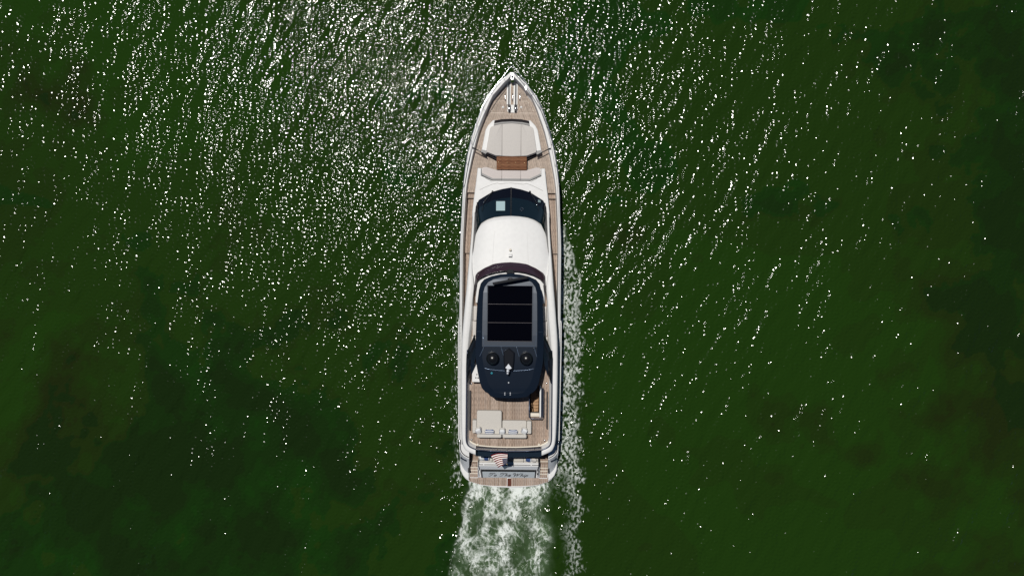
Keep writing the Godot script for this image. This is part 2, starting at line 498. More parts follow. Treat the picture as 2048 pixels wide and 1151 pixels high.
func build_hull(y: Node):
	var zs := []
	for i in 46: zs.append(lerpf(-14.68, 11.0, pow(i / 45.0, 1.15)))
	var st := begin(0)
	var secs := []
	for z in zs:
		var b := maxf(half_beam(z), 0.02); var s := rail_y(z)
		var n := smooth(-6.0, -14.6, z)
		var sec := []
		for q in [[0.0, -0.9], [0.62 - 0.5 * n, -0.75], [0.93 - 0.72 * n, 0.05], [0.965 - 0.42 * n, 0.45 * s], [0.995 - 0.12 * n, 0.86 * s], [1.0, s - 0.03], [1.0 - 0.02 / maxf(b, 0.05), s]]:
			sec.append(Vector3(b * q[0], q[1], z + 1.4 * n * (1.0 - maxf(q[1], 0.0) / s)))
		secs.append(sec)
	rows(st, secs)
	var port := []
	for sec in secs: port.append(mirror(sec))
	rows(st, port, false, true)
	# after part of the shell, down to the bathing platform
	var hull := obj("hull", st, M.gelcoat, y)
	for s in [1.0, -1.0]:
		st = begin(-1)
		var c := []; var ca := []
		for z in zs:
			var b := maxf(half_beam(z), 0.02); var t := rail_y(z); var f := foot(z)
			var w := minf(cap_w(z), b * 0.75)
			c.append([Vector3(s * (b - 0.02), t, z), Vector3(s * (b - 0.035), t + 0.025, z), Vector3(s * (b - w + 0.02), t + 0.025, z), Vector3(s * (b - w), t, z)])
			ca.append([Vector3(s * (b - w), t, z), Vector3(s * maxf(minf(f, b - w), 0.0), deck_y(z) - 0.02, z)])
		rows(st, c, false, s > 0.0)
		obj("bulwark_cap", st, M.gelcoat, hull)
		st = begin(0)
		rows(st, ca, false, s > 0.0)
		obj("bulwark_lining", st, M.gelcoat, hull)
		# steel rub rail and the narrow dark shadow gap beside the cap
		var rub := []; var gap := []
		for z in zs:
			rub.append(Vector3(s * (half_beam(z) + 0.012), rail_y(z) - 0.09, z))
			if z > -14.3: gap.append(Vector3(s * (half_beam(z) - 0.10 - 0.04 * smooth(-5.0, -11.0, z)), rail_y(z) + 0.025, z))
		pipe("rub_rail", rub, 0.022, M.steel, hull, 6)
		pipe("cap_trim", gap, 0.012, M.dark_trim, hull, 6)

func build_decks(y: Node):
	var cuts := [-14.2, -6.578, -6.231, -2.425, 9.5]
	for n in 4:
		var z0: float = cuts[n]; var z1: float = cuts[n + 1]
		var dy := deck_y((z0 + z1) / 2)
		var h := []
		for i in 25:
			var z := lerpf(z0, z1, i / 24.0)
			h.append(Vector2(maxf(foot(z) + 0.03, 0.03), z))
		var base := slab("foredeck" if n == 0 else "side_deck", sym(h), 1.2, dy - 0.012, M.caulk, y, 0.0)
		for s in [1.0, -1.0]:
			for k in (24 if n == 0 else 8):
				var L := []; var R := []
				for i in 41:
					var z := lerpf(z0, z1 - 0.02, i / 40.0)
					var o := foot(z) - 0.03 - 0.148 * k
					if o > 0.09:
						L.append(Vector3(s * o, dy, z)); R.append(Vector3(s * maxf(o - 0.136, 0.06), dy, z))
				if n == 1: plank([L[0], L[-1]], [R[0], R[-1]], 0.012, teak(), base)
				else: plank(L, R, 0.012, teak(n == 0), base)
		if n == 0: straight_plank(-0.048, 0.048, -13.9, -11.653, dy, M.teak_0, base)
	for yy in [202.0, 225.5]:
		var z: float = (yy - 575.5) * 0.03453
		for s in [-1.0, 1.0]:
			slab("hatch_seam", rect(s * 0.52 if s > 0 else -(foot(z) - 0.25), z - 0.012, foot(z) - 0.25 if s > 0 else -0.52, z + 0.012), 2.38, 2.405, M.pale_caulk, y, 0.0)

func build_bow_gear(y: Node):
	var d := 2.4
	var g := []
	for x in [Vector3(-0.253, 2.45, -14.33).x + 0.04, Vector3(0.281, 2.45, -14.335).x - 0.02]:
		var z0: float = -14.229; var z1: float = -12.642
		for q in [[-0.155, -0.045], [0.045, 0.125]]:
			slab("chain_guide", rect(x + q[0], z0, x + q[1], z1), d - 0.01, d + 0.05, M.gelcoat, y, 0.015)
		slab("chain_slot", rect(x - 0.044, z0, x + 0.044, z1), d - 0.02, d + 0.012, M.dark_trim, y, 0.0)
		var links := begin(0)
		for i in 30:
			var z := lerpf(z0 + 0.05, z1, i / 30.0)
			tube(links, [Vector3(x, d + 0.03, z), Vector3(x, d + 0.03, z + 0.035)], 0.022 if i % 2 else 0.013, 6)
		tag(obj("anchor_chain", links, M.steel, y), "", "", "", "stuff")
	var ax: float = Vector3(0.04, 2.45, -12.401).x
	var pl := slab("windlass_plate", rect(ax - 0.36, -12.642, ax + 0.36, -12.09, 0.14), d - 0.01, d + 0.04, M.gelcoat, y, 0.02)
	for s in [-1.0, 1.0]:
		var c := Vector3(ax + s * 0.215, d + 0.03, -12.349)
		lathe("windlass_drum", c, [Vector2(0.12, 0), Vector2(0.12, 0.05), Vector2(0.07, 0.08), Vector2(0.07, 0.14), Vector2(0.11, 0.17), Vector2(0.11, 0.2), Vector2(0.03, 0.22), Vector2(0, 0.22)], M.steel, pl)
		lathe("windlass_motor", c + Vector3(0, 0, -0.19), [Vector2(0.1, 0), Vector2(0.1, 0.08), Vector2(0.06, 0.13), Vector2(0, 0.13)], M.black_gloss, pl)
		lathe("windlass_brake", c + Vector3(0, 0, 0.17), [Vector2(0.085, 0), Vector2(0.085, 0.1), Vector2(0.04, 0.14), Vector2(0, 0.14)], M.black_gloss, pl)
	for x in [-0.5, 0.0, 0.5]:
		var c := Vector3(ax + x, d, -13.159)
		var st := begin(0)
		tube(st, [c + Vector3(0, 0.1, -0.24), c + Vector3(0, 0.115, -0.1), c + Vector3(0, 0.115, 0.1), c + Vector3(0, 0.1, 0.24)], 0.026)
		for q in [-0.08, 0.08]: tube(st, [c + Vector3(0, -0.01, q), c + Vector3(0, 0.11, q)], 0.03)
		obj("cleat", st, M.steel, y)
	for p in [Vector3(-0.616, 2.42, -12.472), Vector3(0.644, 2.42, -12.484)]:
		lathe("filler_cap", Vector3(p.x, d - 0.005, p.z), [Vector2(0.085, 0), Vector2(0.08, 0.03), Vector2(0, 0.035)], M.gelcoat, y, 16)
	for p in [Vector3(-1.102, 2.42, -12.778), Vector3(1.142, 2.42, -12.764), Vector3(-1.425, 2.42, -12.223), Vector3(1.474, 2.42, -12.25)]:
		lathe("deck_light", Vector3(p.x, d - 0.005, p.z), [Vector2(0.05, 0), Vector2(0.045, 0.02), Vector2(0, 0.022)], M.pale_caulk, y, 12)
	var tip: Vector3 = Vector3(0.004, 3.1, -14.449)
	var roller := slab("bow_roller", rect(tip.x - 0.11, tip.z - 0.22, tip.x + 0.11, tip.z + 0.28, 0.05), 2.95, 3.14, M.steel, y, 0.02)
	lathe("roller_wheel", Vector3(tip.x, 3.14, tip.z + 0.1), [Vector2(0.08, 0), Vector2(0.08, 0.05), Vector2(0, 0.06)], M.dark_trim, roller, 12)
	var box_at: Vector3 = Vector3(0.915, 3.05, -13.621)
	slab("fairlead", [Vector2(box_at.x - 0.1, box_at.z - 0.12), Vector2(box_at.x + 0.06, box_at.z - 0.2), Vector2(box_at.x + 0.16, box_at.z + 0.08), Vector2(box_at.x, box_at.z + 0.18)], 2.95, 3.09, M.steel, y, 0.015)
	# guard rail round the bow
	var r := round_path([Vector3(0, 3.9, -14.899), Vector3(0.636, 3.88, -14.149), Vector3(1.122, 3.86, -13.501), Vector3(1.643, 3.82, -12.691), Vector3(2.014, 3.78, -12.031), Vector3(2.504, 3.7, -10.706), Vector3(2.828, 3.62, -9.613), Vector3(3.089, 3.5, -8.287), Vector3(3.23, 3.3, -7.237), Vector3(3.301, 2.75, -6.771)])
	var rail := pipe("bow_rail", both(r), 0.024, M.steel, y)
	for q in [160.0, 188.0, 219.0, 252.0, 288.0, 330.0]:
		for s in [-1.0, 1.0]:
			var z: float = (q - 575.5) * 0.0342
			var best: Vector3 = r[0]
			for v in r:
				if absf(v.z - z + 0.12) < absf(best.z - z + 0.12): best = v
			pipe("stanchion", [Vector3(s * (half_beam(z) - 0.11), rail_y(z), z + 0.05), Vector3(s * best.x, best.y, best.z)], 0.018, M.steel, rail, 6)

func build_foredeck_lounge(y: Node):
	var base := [Vector2(1.283, -11.478), Vector2(1.642, -11.102), Vector2(1.796, -10.794), Vector2(2.036, -9.494), Vector2(2.104, -9.306), Vector2(1.762, -9.118), Vector2(1.694, -9.254), Vector2(1.061, -8.998), Vector2(0, -8.947)]
	base.insert(0, [Vector2(0, -11.53)][0])
	var co := slab("sunpad_base", sym(base), 2.35, 2.86, M.gelcoat, y, 0.05)
	slab("sunpad_backrest", sym([Vector2(0, -11.55), Vector2(0.683, -11.513), Vector2(1.178, -11.421), Vector2(1.205, -11.24), Vector2(0.683, -11.332), Vector2(0, -11.373)]), 2.8, 2.98, M.dark_fabric, co, 0.02)
	slab("bolster", sym([Vector2(0, -11.366), Vector2(0.683, -11.325), Vector2(1.205, -11.233), Vector2(1.229, -11.096), Vector2(0.683, -11.195), Vector2(0, -11.243)]), 2.8, 3.0, M.grey_fabric, co, 0.04, true)
	slab("sunpad_step", sym([Vector2(1.719, -9.336), Vector2(1.719, -9.13), Vector2(0.997, -8.769), Vector2(0, -8.683)]), 2.35, 2.62, M.dark_fabric, co, 0.02)
	for s in [-1.0, 1.0]:
		var q := [Vector2(1.692, -9.382), Vector2(2.051, -9.45), Vector2(2.102, -9.296), Vector2(1.767, -9.108)]
		var m := []
		for v in q: m.append(Vector2(v.x * s, v.y))
		slab("speaker", m, 2.84, 2.885, M.grey_fabric, co, 0.01)
	for s in [-1.0, 1.0]:
		var p := [Vector3(2.61, 2.98, -9.537), Vector3(2.149, 3, -9.294), Vector3(1.724, 2.95, -9.065)]
		var bar := pipe("gate_bar", p if s > 0 else mirror(p), 0.035, M.black_gloss, y)
		var e: Vector3 = p[0]
		lathe("gate_post", Vector3(s * (e.x + 0.03), 2.75, e.z), [Vector2(0.05, 0), Vector2(0.05, 0.26), Vector2(0, 0.28)], M.black_gloss, bar, 10)

	var t := thing("sunpad", "pale beige three-section sunbathing mattress in a white surround on the bow", "sun pad", Vector3(0, 2.86, -10.079))
	var cut: float = 0.648
	var full := sym([Vector2(0, -11.228), Vector2(0.682, -11.18), Vector2(1.126, -11.085), Vector2(1.398, -10.982), Vector2(1.484, -10.863), Vector2(1.716, -9.414), Vector2(1.671, -9.26), Vector2(1.057, -9.021), Vector2(0, -8.97)])
	for k in 3:
		var lo := [-9.0, -cut + 0.006, cut + 0.006][k] as float
		var hi := [-cut - 0.006, cut - 0.006, 9.0][k] as float
		var piece := Geometry2D.intersect_polygons(PackedVector2Array(full), PackedVector2Array(rect(lo, -30, hi, 0)))
		slab("mattress", Array(piece[0]), 2.862, 3.03, M.cushion, t, 0.035, true, 3)
	var zc: float = -8.518
	t = thing("foredeck_table", "varnished teak table with four brass pins between sunpad and bow bench", "table", Vector3(0, 2.4, zc))
	var a: Vector3 = Vector3(-1.01, 2.98, -8.965); var b: Vector3 = Vector3(1.046, 2.98, -8.069)
	var x0: float = a.x; var x1: float = b.x; var z0: float = a.z; var z1: float = b.z
	slab("table_frame", rect(x0 + 0.02, z0 + 0.02, x1 - 0.02, z1 - 0.02), 2.9, 2.955, M.dark_wood, t, 0.0)
	for k in 7:
		var w := (z1 - z0) / 7.0
		var st := begin(-1)
		prism(st, rect(x0, z0 + w * k + 0.002, x1, z0 + w * (k + 1) - 0.002), 2.93, 2.98, 0.004, 1)
		obj("plank", st, M["varnish_%d" % (k % 3)], t)
	for q in [Vector3(-0.897, 2.98, -8.556), Vector3(-0.293, 2.98, -8.562), Vector3(0.29, 2.98, -8.557), Vector3(0.884, 2.98, -8.549)]:
		lathe("pin", Vector3(q.x, 2.98, q.z), [Vector2(0.035, 0), Vector2(0.03, 0.02), Vector2(0, 0.025)], M.brass, t, 12)
	lathe("pedestal", Vector3((x0 + x1) / 2, 2.4, zc), [Vector2(0.3, 0), Vector2(0.28, 0.03), Vector2(0.08, 0.06), Vector2(0.07, 0.5)], M.steel, t)

	t = thing("bow_bench_cushions", "pinkish beige angled bench cushions facing the teak table", "bench cushion", Vector3(0, 2.72, -7.707))
	var seat := sym([Vector2(0, -8.074), Vector2(1.061, -8.074), Vector2(1.711, -8.262), Vector2(1.984, -8.228), Vector2(2.012, -7.766), Vector2(1.266, -7.441), Vector2(0, -7.441)])
	for k in 3:
		var lo := [-9.0, -cut + 0.006, cut + 0.006][k] as float
		var hi := [-cut - 0.006, cut - 0.006, 9.0][k] as float
		var piece := Geometry2D.intersect_polygons(PackedVector2Array(seat), PackedVector2Array(rect(lo, -30, hi, 0)))
		slab("seat", Array(piece[0]), 2.722, 2.86, M.cushion_pink, t, 0.03, true, 3)
		var back := [Vector2(2.005, -7.828), Vector2(1.262, -7.469), Vector2(-1.262, -7.469), Vector2(-2.005, -7.828), Vector2(-2.029, -7.691), Vector2(-1.279, -7.34), Vector2(1.279, -7.34), Vector2(2.029, -7.691)]
		piece = Geometry2D.intersect_polygons(PackedVector2Array(back), PackedVector2Array(rect(lo, -30, hi, 0)))
		slab("back_cushion", Array(piece[0]), 2.722, 3.02, M.grey_fabric, t, 0.03, true, 3)

func build_house(y: Node):
	# coachroof with the recess for the bow bench
	var h := [Vector2(2.049, -8.177), Vector2(2.305, -8.177), Vector2(2.373, -7.528), Vector2(2.438, -6.948), Vector2(2.561, -5.992), Vector2(2.639, -5.241), Vector2(2.663, -4.831)]
	h.insert(0, [Vector2(2.049, -7.648)][0]); h.insert(0, [Vector2(1.297, -7.323)][0])
	var roof := slab("coachroof", sym(h), 1.5, 2.98, M.gelcoat, y, 0.07, false, 3)
	slab("bench_base", sym([Vector2(0, -8.013), Vector2(1.064, -8.048), Vector2(1.716, -8.236), Vector2(2.052, -8.185), Vector2(2.052, -7.704), Vector2(1.304, -7.361)]), 1.9, 2.72, M.gelcoat, roof, 0.02)
	var line := [Vector3(-2.159, 2.985, -6.667), Vector3(-1.786, 2.985, -6.859), Vector3(-1.31, 2.985, -7.051), Vector3(-0.969, 2.985, -7.146), Vector3(-0.764, 2.985, -7.1), Vector3(-0.423, 2.985, -7.134), Vector3(-0.048, 2.985, -7.161), Vector3(0.396, 2.985, -7.124), Vector3(0.806, 2.985, -7.077), Vector3(1.044, 2.985, -7.137), Vector3(1.42, 2.985, -7.007), Vector3(2.174, 2.985, -6.656)]
	pipe("hatch_seam", line, 0.011, M.seam, roof, 6)
	for s in [-1.0, 1.0]:
		var q := [Vector3(1.331, 2.985, -7.25), Vector3(1.774, 2.985, -7.489)]
		pipe("hatch_seam", q if s > 0 else mirror(q), 0.011, M.seam, roof, 6)
	# windscreen: lower black band, upper glass, centre bar
	var lower := resample(both([Vector3(0, 3, -6.855), Vector3(0.648, 3, -6.736), Vector3(1.296, 3, -6.542), Vector3(2.2, 3, -5.986), Vector3(2.404, 3.02, -5.574), Vector3(2.451, 3.1, -5.02)]), 41)
	var upper := resample(both([Vector3(0, 4.2, -4.79), Vector3(0.565, 4.2, -4.767), Vector3(1.098, 4.18, -4.702), Vector3(1.549, 4.14, -4.563), Vector3(2.002, 4.06, -4.32), Vector3(2.154, 4.02, -3.99)]), 41)
	var midl := []
	for i in 41:
		var u := absf(i - 20.0) / 20.0
		midl.append(lower[i].lerp(upper[i], 0.36 - 0.06 * u))
	var ws := begin(0)
	rows(ws, [midl, upper], false, true)
	var screen := obj("windscreen", ws, M.screen_glass, y)
	ws = begin(0)
	rows(ws, [lower, midl], false, true)
	obj("black_band", ws, M.band_glass, screen)
	var c0: Vector3 = lower[20]; var c1: Vector3 = upper[20]
	pipe("centre_bar", [c0 + Vector3(0, 0.02, 0), c1 + Vector3(0, 0.02, 0)], 0.035, M.black_gloss, screen)
	for s in [-1.0, 1.0]:
		var pl := [Vector3(2.316, 3.07, -5.807), Vector3(2.242, 3.55, -5.075), Vector3(2.135, 4.07, -4.286)]
		pipe("side_bar", pl if s > 0 else mirror(pl), 0.03, M.black_gloss, screen)
	var along := func(px: Vector3) -> Vector3:      # height of the glass at a point
		var t := clampf((px.z - c0.z) / (c1.z - c0.z), 0.0, 1.0)
		return Vector3(px.x, lerpf(c0.y, c1.y, t) - 0.02 * px.x * px.x, px.z)
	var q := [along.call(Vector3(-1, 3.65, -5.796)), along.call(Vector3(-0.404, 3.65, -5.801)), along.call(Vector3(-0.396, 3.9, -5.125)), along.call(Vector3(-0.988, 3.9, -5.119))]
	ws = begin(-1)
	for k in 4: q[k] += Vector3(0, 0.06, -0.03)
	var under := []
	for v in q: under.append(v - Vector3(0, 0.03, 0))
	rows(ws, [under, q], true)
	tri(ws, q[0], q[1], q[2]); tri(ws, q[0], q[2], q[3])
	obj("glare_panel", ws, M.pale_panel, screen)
	var ring := []
	var rc: Vector3 = along.call(Vector3(0.718, 3.85, -5.268))
	for k in 17: ring.append(rc + Vector3(0.1 * cos(TAU * k / 16), 0.09 + 0.06 * sin(TAU * k / 16), 0.1 * sin(TAU * k / 16)))
	pipe("compass_ring", ring, 0.014, M.steel, screen, 6)
	for k in 3:
		var e: Vector3 = along.call(Vector3(1.909, 3.4, -5.887))
		pipe("sticker_line", [e + Vector3(-0.09, 0.05, k * 0.06 - 0.06), e + Vector3(0.09, 0.03, k * 0.06 - 0.03)], 0.018, M.pale_panel, screen, 5)
	for s in [[Vector3(-1.269, 3.06, -6.563), Vector3(-1.838, 3.55, -5.749), Vector3(-1.958, 3.6, -5.439)], [Vector3(1.286, 3.06, -6.57), Vector3(1.77, 3.58, -5.627), Vector3(1.889, 3.6, -5.407)]]:
		var w := pipe("wiper", [s[0], s[0].lerp(s[1], 0.5) + Vector3(0, 0.05, 0), s[1]], 0.03, M.black_gloss, screen, 6)
		lathe("wiper_pivot", s[0], [Vector2(0.07, -0.05), Vector2(0.06, 0.06), Vector2(0, 0.07)], M.black_gloss, w, 10)
		pipe("wiper_blade", [s[1] + Vector3(0, -0.02, 0), s[2] + Vector3(0, 0.04, 0.3)], 0.016, M.black_gloss, w, 6)
		lathe("wiper_joint", s[1], [Vector2(0.045, -0.02), Vector2(0.045, 0.05), Vector2(0, 0.06)], M.steel, w, 8)
	# side windows
	for s in [-1.0, 1.0]:
		var lo := [Vector3(2.451, 3.1, -5.02), Vector3(2.474, 3.3, -4.254), Vector3(2.507, 3.65, -3.382), Vector3(2.553, 4.05, -2.519)]
		var hi := [Vector3(2.154, 4.02, -3.99), Vector3(2.351, 4.08, -3.585), Vector3(2.43, 4.16, -2.98), Vector3(2.507, 4.28, -2.341)]
		ws = begin(0)
		rows(ws, [lo if s > 0 else mirror(lo), hi if s > 0 else mirror(hi)], false, s > 0)
		obj("side_window", ws, M.band_glass, y)
	# white cabin roof
	var edge := [Vector2(1.996, -4.308), Vector2(2.195, -3.942), Vector2(2.345, -3.576), Vector2(2.428, -2.977), Vector2(2.511, -2.345), Vector2(2.578, -1.68), Vector2(2.644, -0.915), Vector2(2.678, -0.183)]
	var rr := []
	var front := both([Vector3(0, 4.2, -4.79), Vector3(0.565, 4.2, -4.767), Vector3(1.098, 4.18, -4.702), Vector3(1.549, 4.14, -4.563), Vector3(2.002, 4.06, -4.32)])
	front = resample(front, 33)
	for i in 15:
		var t := i / 14.0
		var row := []
		for k in 33:
			var f: Vector3 = front[k]
			var u: float = f.x / front[32].x
			var z := lerpf(f.z, edge[-1].y, t)
			var zc := lerpf(edge[0].y, edge[-1].y, t)
			var x: float = u * tab(edge, zc)
			var zz := lerpf(z, zc, u * u * 0.0)
			row.append(Vector3(x, 4.2 + 0.42 * smooth(0.0, 0.9, t) - 0.14 * u * u - 0.12 * pow(absf(u), 10.0), zz))
		rr.append(row)
	var skirt := []
	for v in rr[0]: skirt.append(v - Vector3(0, 0.06, -0.02))
	rr.insert(0, skirt)
	ws = begin(0)
	rows(ws, rr, false, true)
	var cabin := obj("cabin_roof", ws, M.gelcoat, y)
	for s in [-1.0, 1.0]:
		var cr := []
		for i in range(4, 13):
			var a: Vector3 = rr[i][16]; var b: Vector3 = rr[i][16 + 7]
			cr.append(Vector3(s * b.x, b.y + 0.003, lerpf(b.z, a.z, 0.0)))
		pipe("roof_seam", cr, 0.007, M.faint_seam, cabin, 5)
	lathe("antenna_dome", Vector3(-0.012, 4.55, -2.509) + Vector3(0, -0.01, 0), [Vector2(0.085, 0), Vector2(0.085, 0.05), Vector2(0.06, 0.09), Vector2(0, 0.11)], M.ivory, cabin, 16)
	var bx: Vector3 = Vector3(-0.012, 4.6, -2.16)
	slab("antenna_box", rect(bx.x - 0.11, bx.z - 0.1, bx.x + 0.11, bx.z + 0.1), 4.5, 4.72, M.gelcoat, cabin, 0.012)
	# tinted fly windscreen
	var wb := resample(both([Vector3(0, 4.66, -1.696), Vector3(0.527, 4.66, -1.663), Vector3(1.087, 4.64, -1.582), Vector3(1.715, 4.6, -1.303), Vector3(2.195, 4.56, -0.99), Vector3(2.309, 4.6, -0.775), Vector3(2.353, 4.7, 0.082)]), 49)
	var wt := resample(both([Vector3(0, 5.15, -1.115), Vector3(0.424, 5.15, -1.108), Vector3(0.978, 5.13, -1.017), Vector3(1.534, 5.1, -0.848), Vector3(2.025, 5.06, -0.588), Vector3(2.199, 5.04, -0.376), Vector3(2.296, 5, 0.54)]), 49)
	var wm := []
	for i in 49: wm.append(wb[i].lerp(wt[i], 0.42) + Vector3(0, 0.03, 0))
	ws = begin(0)
	rows(ws, [wb, wm, wt], false, true)
	var fw := obj("fly_windscreen", ws, M.smoked, y)
	pipe("screen_joint", wm, 0.014, M.black_gloss, fw, 5)
	pipe("screen_rim", wt, 0.016, M.black_gloss, fw, 5)
	for k in [10, 19, 24, 29, 38]:
		lathe("screen_stud", wb[k] + Vector3(0, 0.03, 0.1), [Vector2(0.022, 0), Vector2(0.018, 0.03), Vector2(0, 0.035)], M.steel, fw, 8)
	for k in [15, 33]:
		pipe("screen_joint", [wb[k] + Vector3(0, 0.012, 0), wt[k] + Vector3(0, 0.012, 0)], 0.008, M.black_gloss, fw, 5)
	# helm console inside it
	var dash := slab("fly_dashboard", sym([Vector2(0, -1.051), Vector2(0.46, -1.051), Vector2(0.985, -0.959), Vector2(1.511, -0.788), Vector2(1.97, -0.542), Vector2(2.168, -0.312), Vector2(2.266, 0.476), Vector2(2.266, 1.002), Vector2(0, 1.002)]), 4.1, 4.82, M.gelcoat, y, 0.04)
	slab("helm_cover", sym([Vector2(0, -1.213), Vector2(0.197, -1.213), Vector2(0.246, -0.967), Vector2(0, -0.967)]), 4.8, 5.2, M.black_gloss, dash, 0.02)

func build_fly(y: Node):
	# coaming: inner edge, outer edge and top along each side
	var path := [[72.3, 77.3, 425, 3.12], [73.4, 78, 450, 3.35], [75, 80, 480, 3.78], [76.5, 82.5, 510, 4.22], [76.5, 85, 540, 4.56], [73, 87.3, 570, 4.8], [75.5, 90, 600, 4.9], [78.5, 93.3, 640, 4.92], [82.5, 96.3, 680, 4.92], [85, 97.0, 720, 4.92], [85.2, 97.2, 765, 4.92], [85.2, 96.4, 830, 4.92], [85.2, 95.2, 868, 4.92]]
	var corner := [[84.6, 881, 93.6, 886], [82.3, 888.5, 91, 895], [77, 893.5, 85, 903.5], [66.3, 898.3, 66.3, 912]]
	for s in [-1.0, 1.0]:
		var secs := []
		for q in path:
			var kk: float = (51.5 - q[3]) / 1422.0
			secs.append([q[0] * kk, (q[2] - 575.5) * kk, q[1] * kk, (q[2] - 575.5) * kk, q[3]])
		for q in corner:
			var kk := (51.5 - 4.92) / 1422.0
			secs.append([q[0] * kk, (q[1] - 575.5) * kk, q[2] * kk, (q[3] - 575.5) * kk, 4.92])
		var rr := []
		for i in secs.size():
			var q: Array = secs[i]
			var a := Vector2(q[0], q[1]); var b := Vector2(q[2], q[3]); var top: float = q[4]
			var w := (b - a).normalized(); var l := (b - a).length()
			var inner := a - w * (0.16 if i > 6 else 0.03)
			var low := 4.15 if i > 4 else top - 0.35
			var low2 := 3.95 if i > 12 else 1.5
			var row := []
			for e in [[inner, low], [a - w * 0.01, top - 0.04], [a + w * 0.03, top], [a + w * (l * 0.5), top + 0.004], [b - w * minf(0.15, l * 0.35), top - 0.003], [b - w * minf(0.05, l * 0.15), top - 0.045], [b, top - 0.26], [b + w * 0.03, top - 0.6], [b - w * 0.02, minf(low2, top - 0.65)]]:
				row.append(Vector3(e[0].x * s, e[1], e[0].y))
			rr.append(row)
		var fine := []
		for i in rr.size() - 1:
			for k in 4:
				var row := []
				for c in rr[i].size():
					row.append(rr[i][c].cubic_interpolate(rr[i + 1][c], rr[maxi(i - 1, 0)][c], rr[mini(i + 2, rr.size() - 1)][c], k / 4.0))
				fine.append(row)
		fine.append(rr[-1])
		var st := begin(0)
		rows(st, fine, false, s < 0)
		var e: Array = fine[-1]
		for k in range(1, e.size() - 1): tri(st, e[0], e[k], e[k + 1])
		var co := obj("fly_coaming", st, M.gelcoat, y)
		# hand rail along the inner edge
		var p := []
		for i in range(34, fine.size()):
			p.append(fine[i][1].lerp(fine[i][2], 0.5) + Vector3(0, 0.07, 0))
		var rail := pipe("hand_rail", p, 0.042, M.navy_steel, co)
		for i in range(1, p.size(), 4):
			lathe("rail_foot", p[i] - Vector3(0, 0.11, 0), [Vector2(0.03, 0), Vector2(0.03, 0.09)], M.steel, rail, 8)
	# deck of the fly, open over the stairs
	var d := 4.2
	var sx0: float = Vector3(1.336, 4.2, 7.456).x; var sx1: float = Vector3(2.168, 4.2, 7.448).x; var sz0: float = 6.47; var sz1: float = 8.565
	var za: float = -0.516; var zb: float = 10.544
	var deck := slab("fly_deck", rect(-2.7, za, sx0, zb), 4.0, d - 0.012, M.caulk, y, 0.0)
	slab("deck_panel", rect(sx0 + 0.001, za, 2.7, sz0), 4.0, d - 0.012, M.caulk, deck, 0.0)
	slab("deck_panel", rect(sx0 + 0.001, sz1, 2.7, zb), 4.0, d - 0.012, M.caulk, deck, 0.0)
	slab("deck_panel", rect(sx1, sz0 + 0.001, 2.7, sz1 - 0.001), 4.0, d - 0.012, M.caulk, deck, 0.0)
	var wdt := 0.15
	for k in 36:
		var x0 := -2.7 + wdt * k + 0.006; var x1 := x0 + wdt - 0.012
		var end := zb - 0.32 * smooth(2.0, 2.65, absf(x0 + 0.07))
		if x1 < sx0 or x0 > sx1: straight_plank(x0, x1, za + 0.3, end, d, teak(), deck)
		else:
			straight_plank(x0, x1, za + 0.3, sz0, d, teak(), deck)
			straight_plank(x0, x1, sz1, end, d, teak(), deck)
			if x0 < sx0: straight_plank(x0, sx0 - 0.004, sz0 + 0.004, sz1 - 0.004, d, teak(), deck)
			if x1 > sx1: straight_plank(sx1 + 0.004, x1, sz0 + 0.004, sz1 - 0.004, d, teak(), deck)
	# cream toe board along the after edge
	var toe := round_path(both([Vector3(0, 4.3, 10.565), Vector3(0.996, 4.3, 10.545), Vector3(2.025, 4.3, 10.466), Vector3(2.191, 4.3, 10.393), Vector3(2.39, 4.3, 10.306), Vector3(2.609, 4.3, 10.157)]), 4)
	pipe("toe_board", toe, 0.05, M.ivory, deck)
	for p in [Vector3(-2.056, 4.35, 10.414), Vector3(2.006, 4.35, 10.377)]:
		lathe("rail_socket", Vector3(p.x, 4.2, p.z), [Vector2(0.07, 0), Vector2(0.07, 0.17), Vector2(0.03, 0.18), Vector2(0, 0.18)], M.ivory, deck, 12)
	for p in [Vector3(-2.479, 4.25, 10.108), Vector3(2.39, 4.25, 10.113), Vector3(-2.529, 4.25, 6.387), Vector3(2.487, 4.25, 6.307)]:
		lathe("deck_drain", Vector3(p.x, 4.2, p.z), [Vector2(0.07, 0), Vector2(0.06, 0.04), Vector2(0, 0.045)], M.steel, deck, 12)
	for q in [[Vector3(2.518, 4.4, 6.85), Vector3(2.551, 4.4, 9.301)], [Vector3(-2.59, 4.4, 6.831), Vector3(-2.549, 4.4, 9.447)]]:
		slab("scupper_panel", rect(q[0].x - 0.035, q[0].z, q[0].x + 0.035, q[1].z), 4.2, 4.5, M.dark_trim, deck, 0.0)
	# glass balustrade and dark overhang across the stern
	var g0 := both([Vector3(0, 4.25, 10.65), Vector3(0.997, 4.25, 10.636), Vector3(2.193, 4.25, 10.566)])
	var g1 := both([Vector3(0, 5, 10.686), Vector3(0.981, 5, 10.677), Vector3(2.158, 5, 10.605)])
	g0 = resample(g0, 5); g1 = resample(g1, 5)
	var bal := pipe("balustrade_rail", g1, 0.028, M.navy_steel, y)
	for k in 4:
		var st := begin(-1)
		rows(st, [[g0[k], g0[k + 1]], [g1[k], g1[k + 1]]], false, true)
		obj("glass_panel", st, M.grey_glass, bal)
	for x in [959.8, 997.6, 1017.0, 1034.8, 1072.7]:
		var a := Vector3((x - 1020.4) * 0.0332, 4.2, 10.6)
		var b := Vector3((x - 1020.4) * 0.0328, 4.98, 10.649)
		pipe("stanchion", [a, b], 0.022, M.steel, bal, 6)
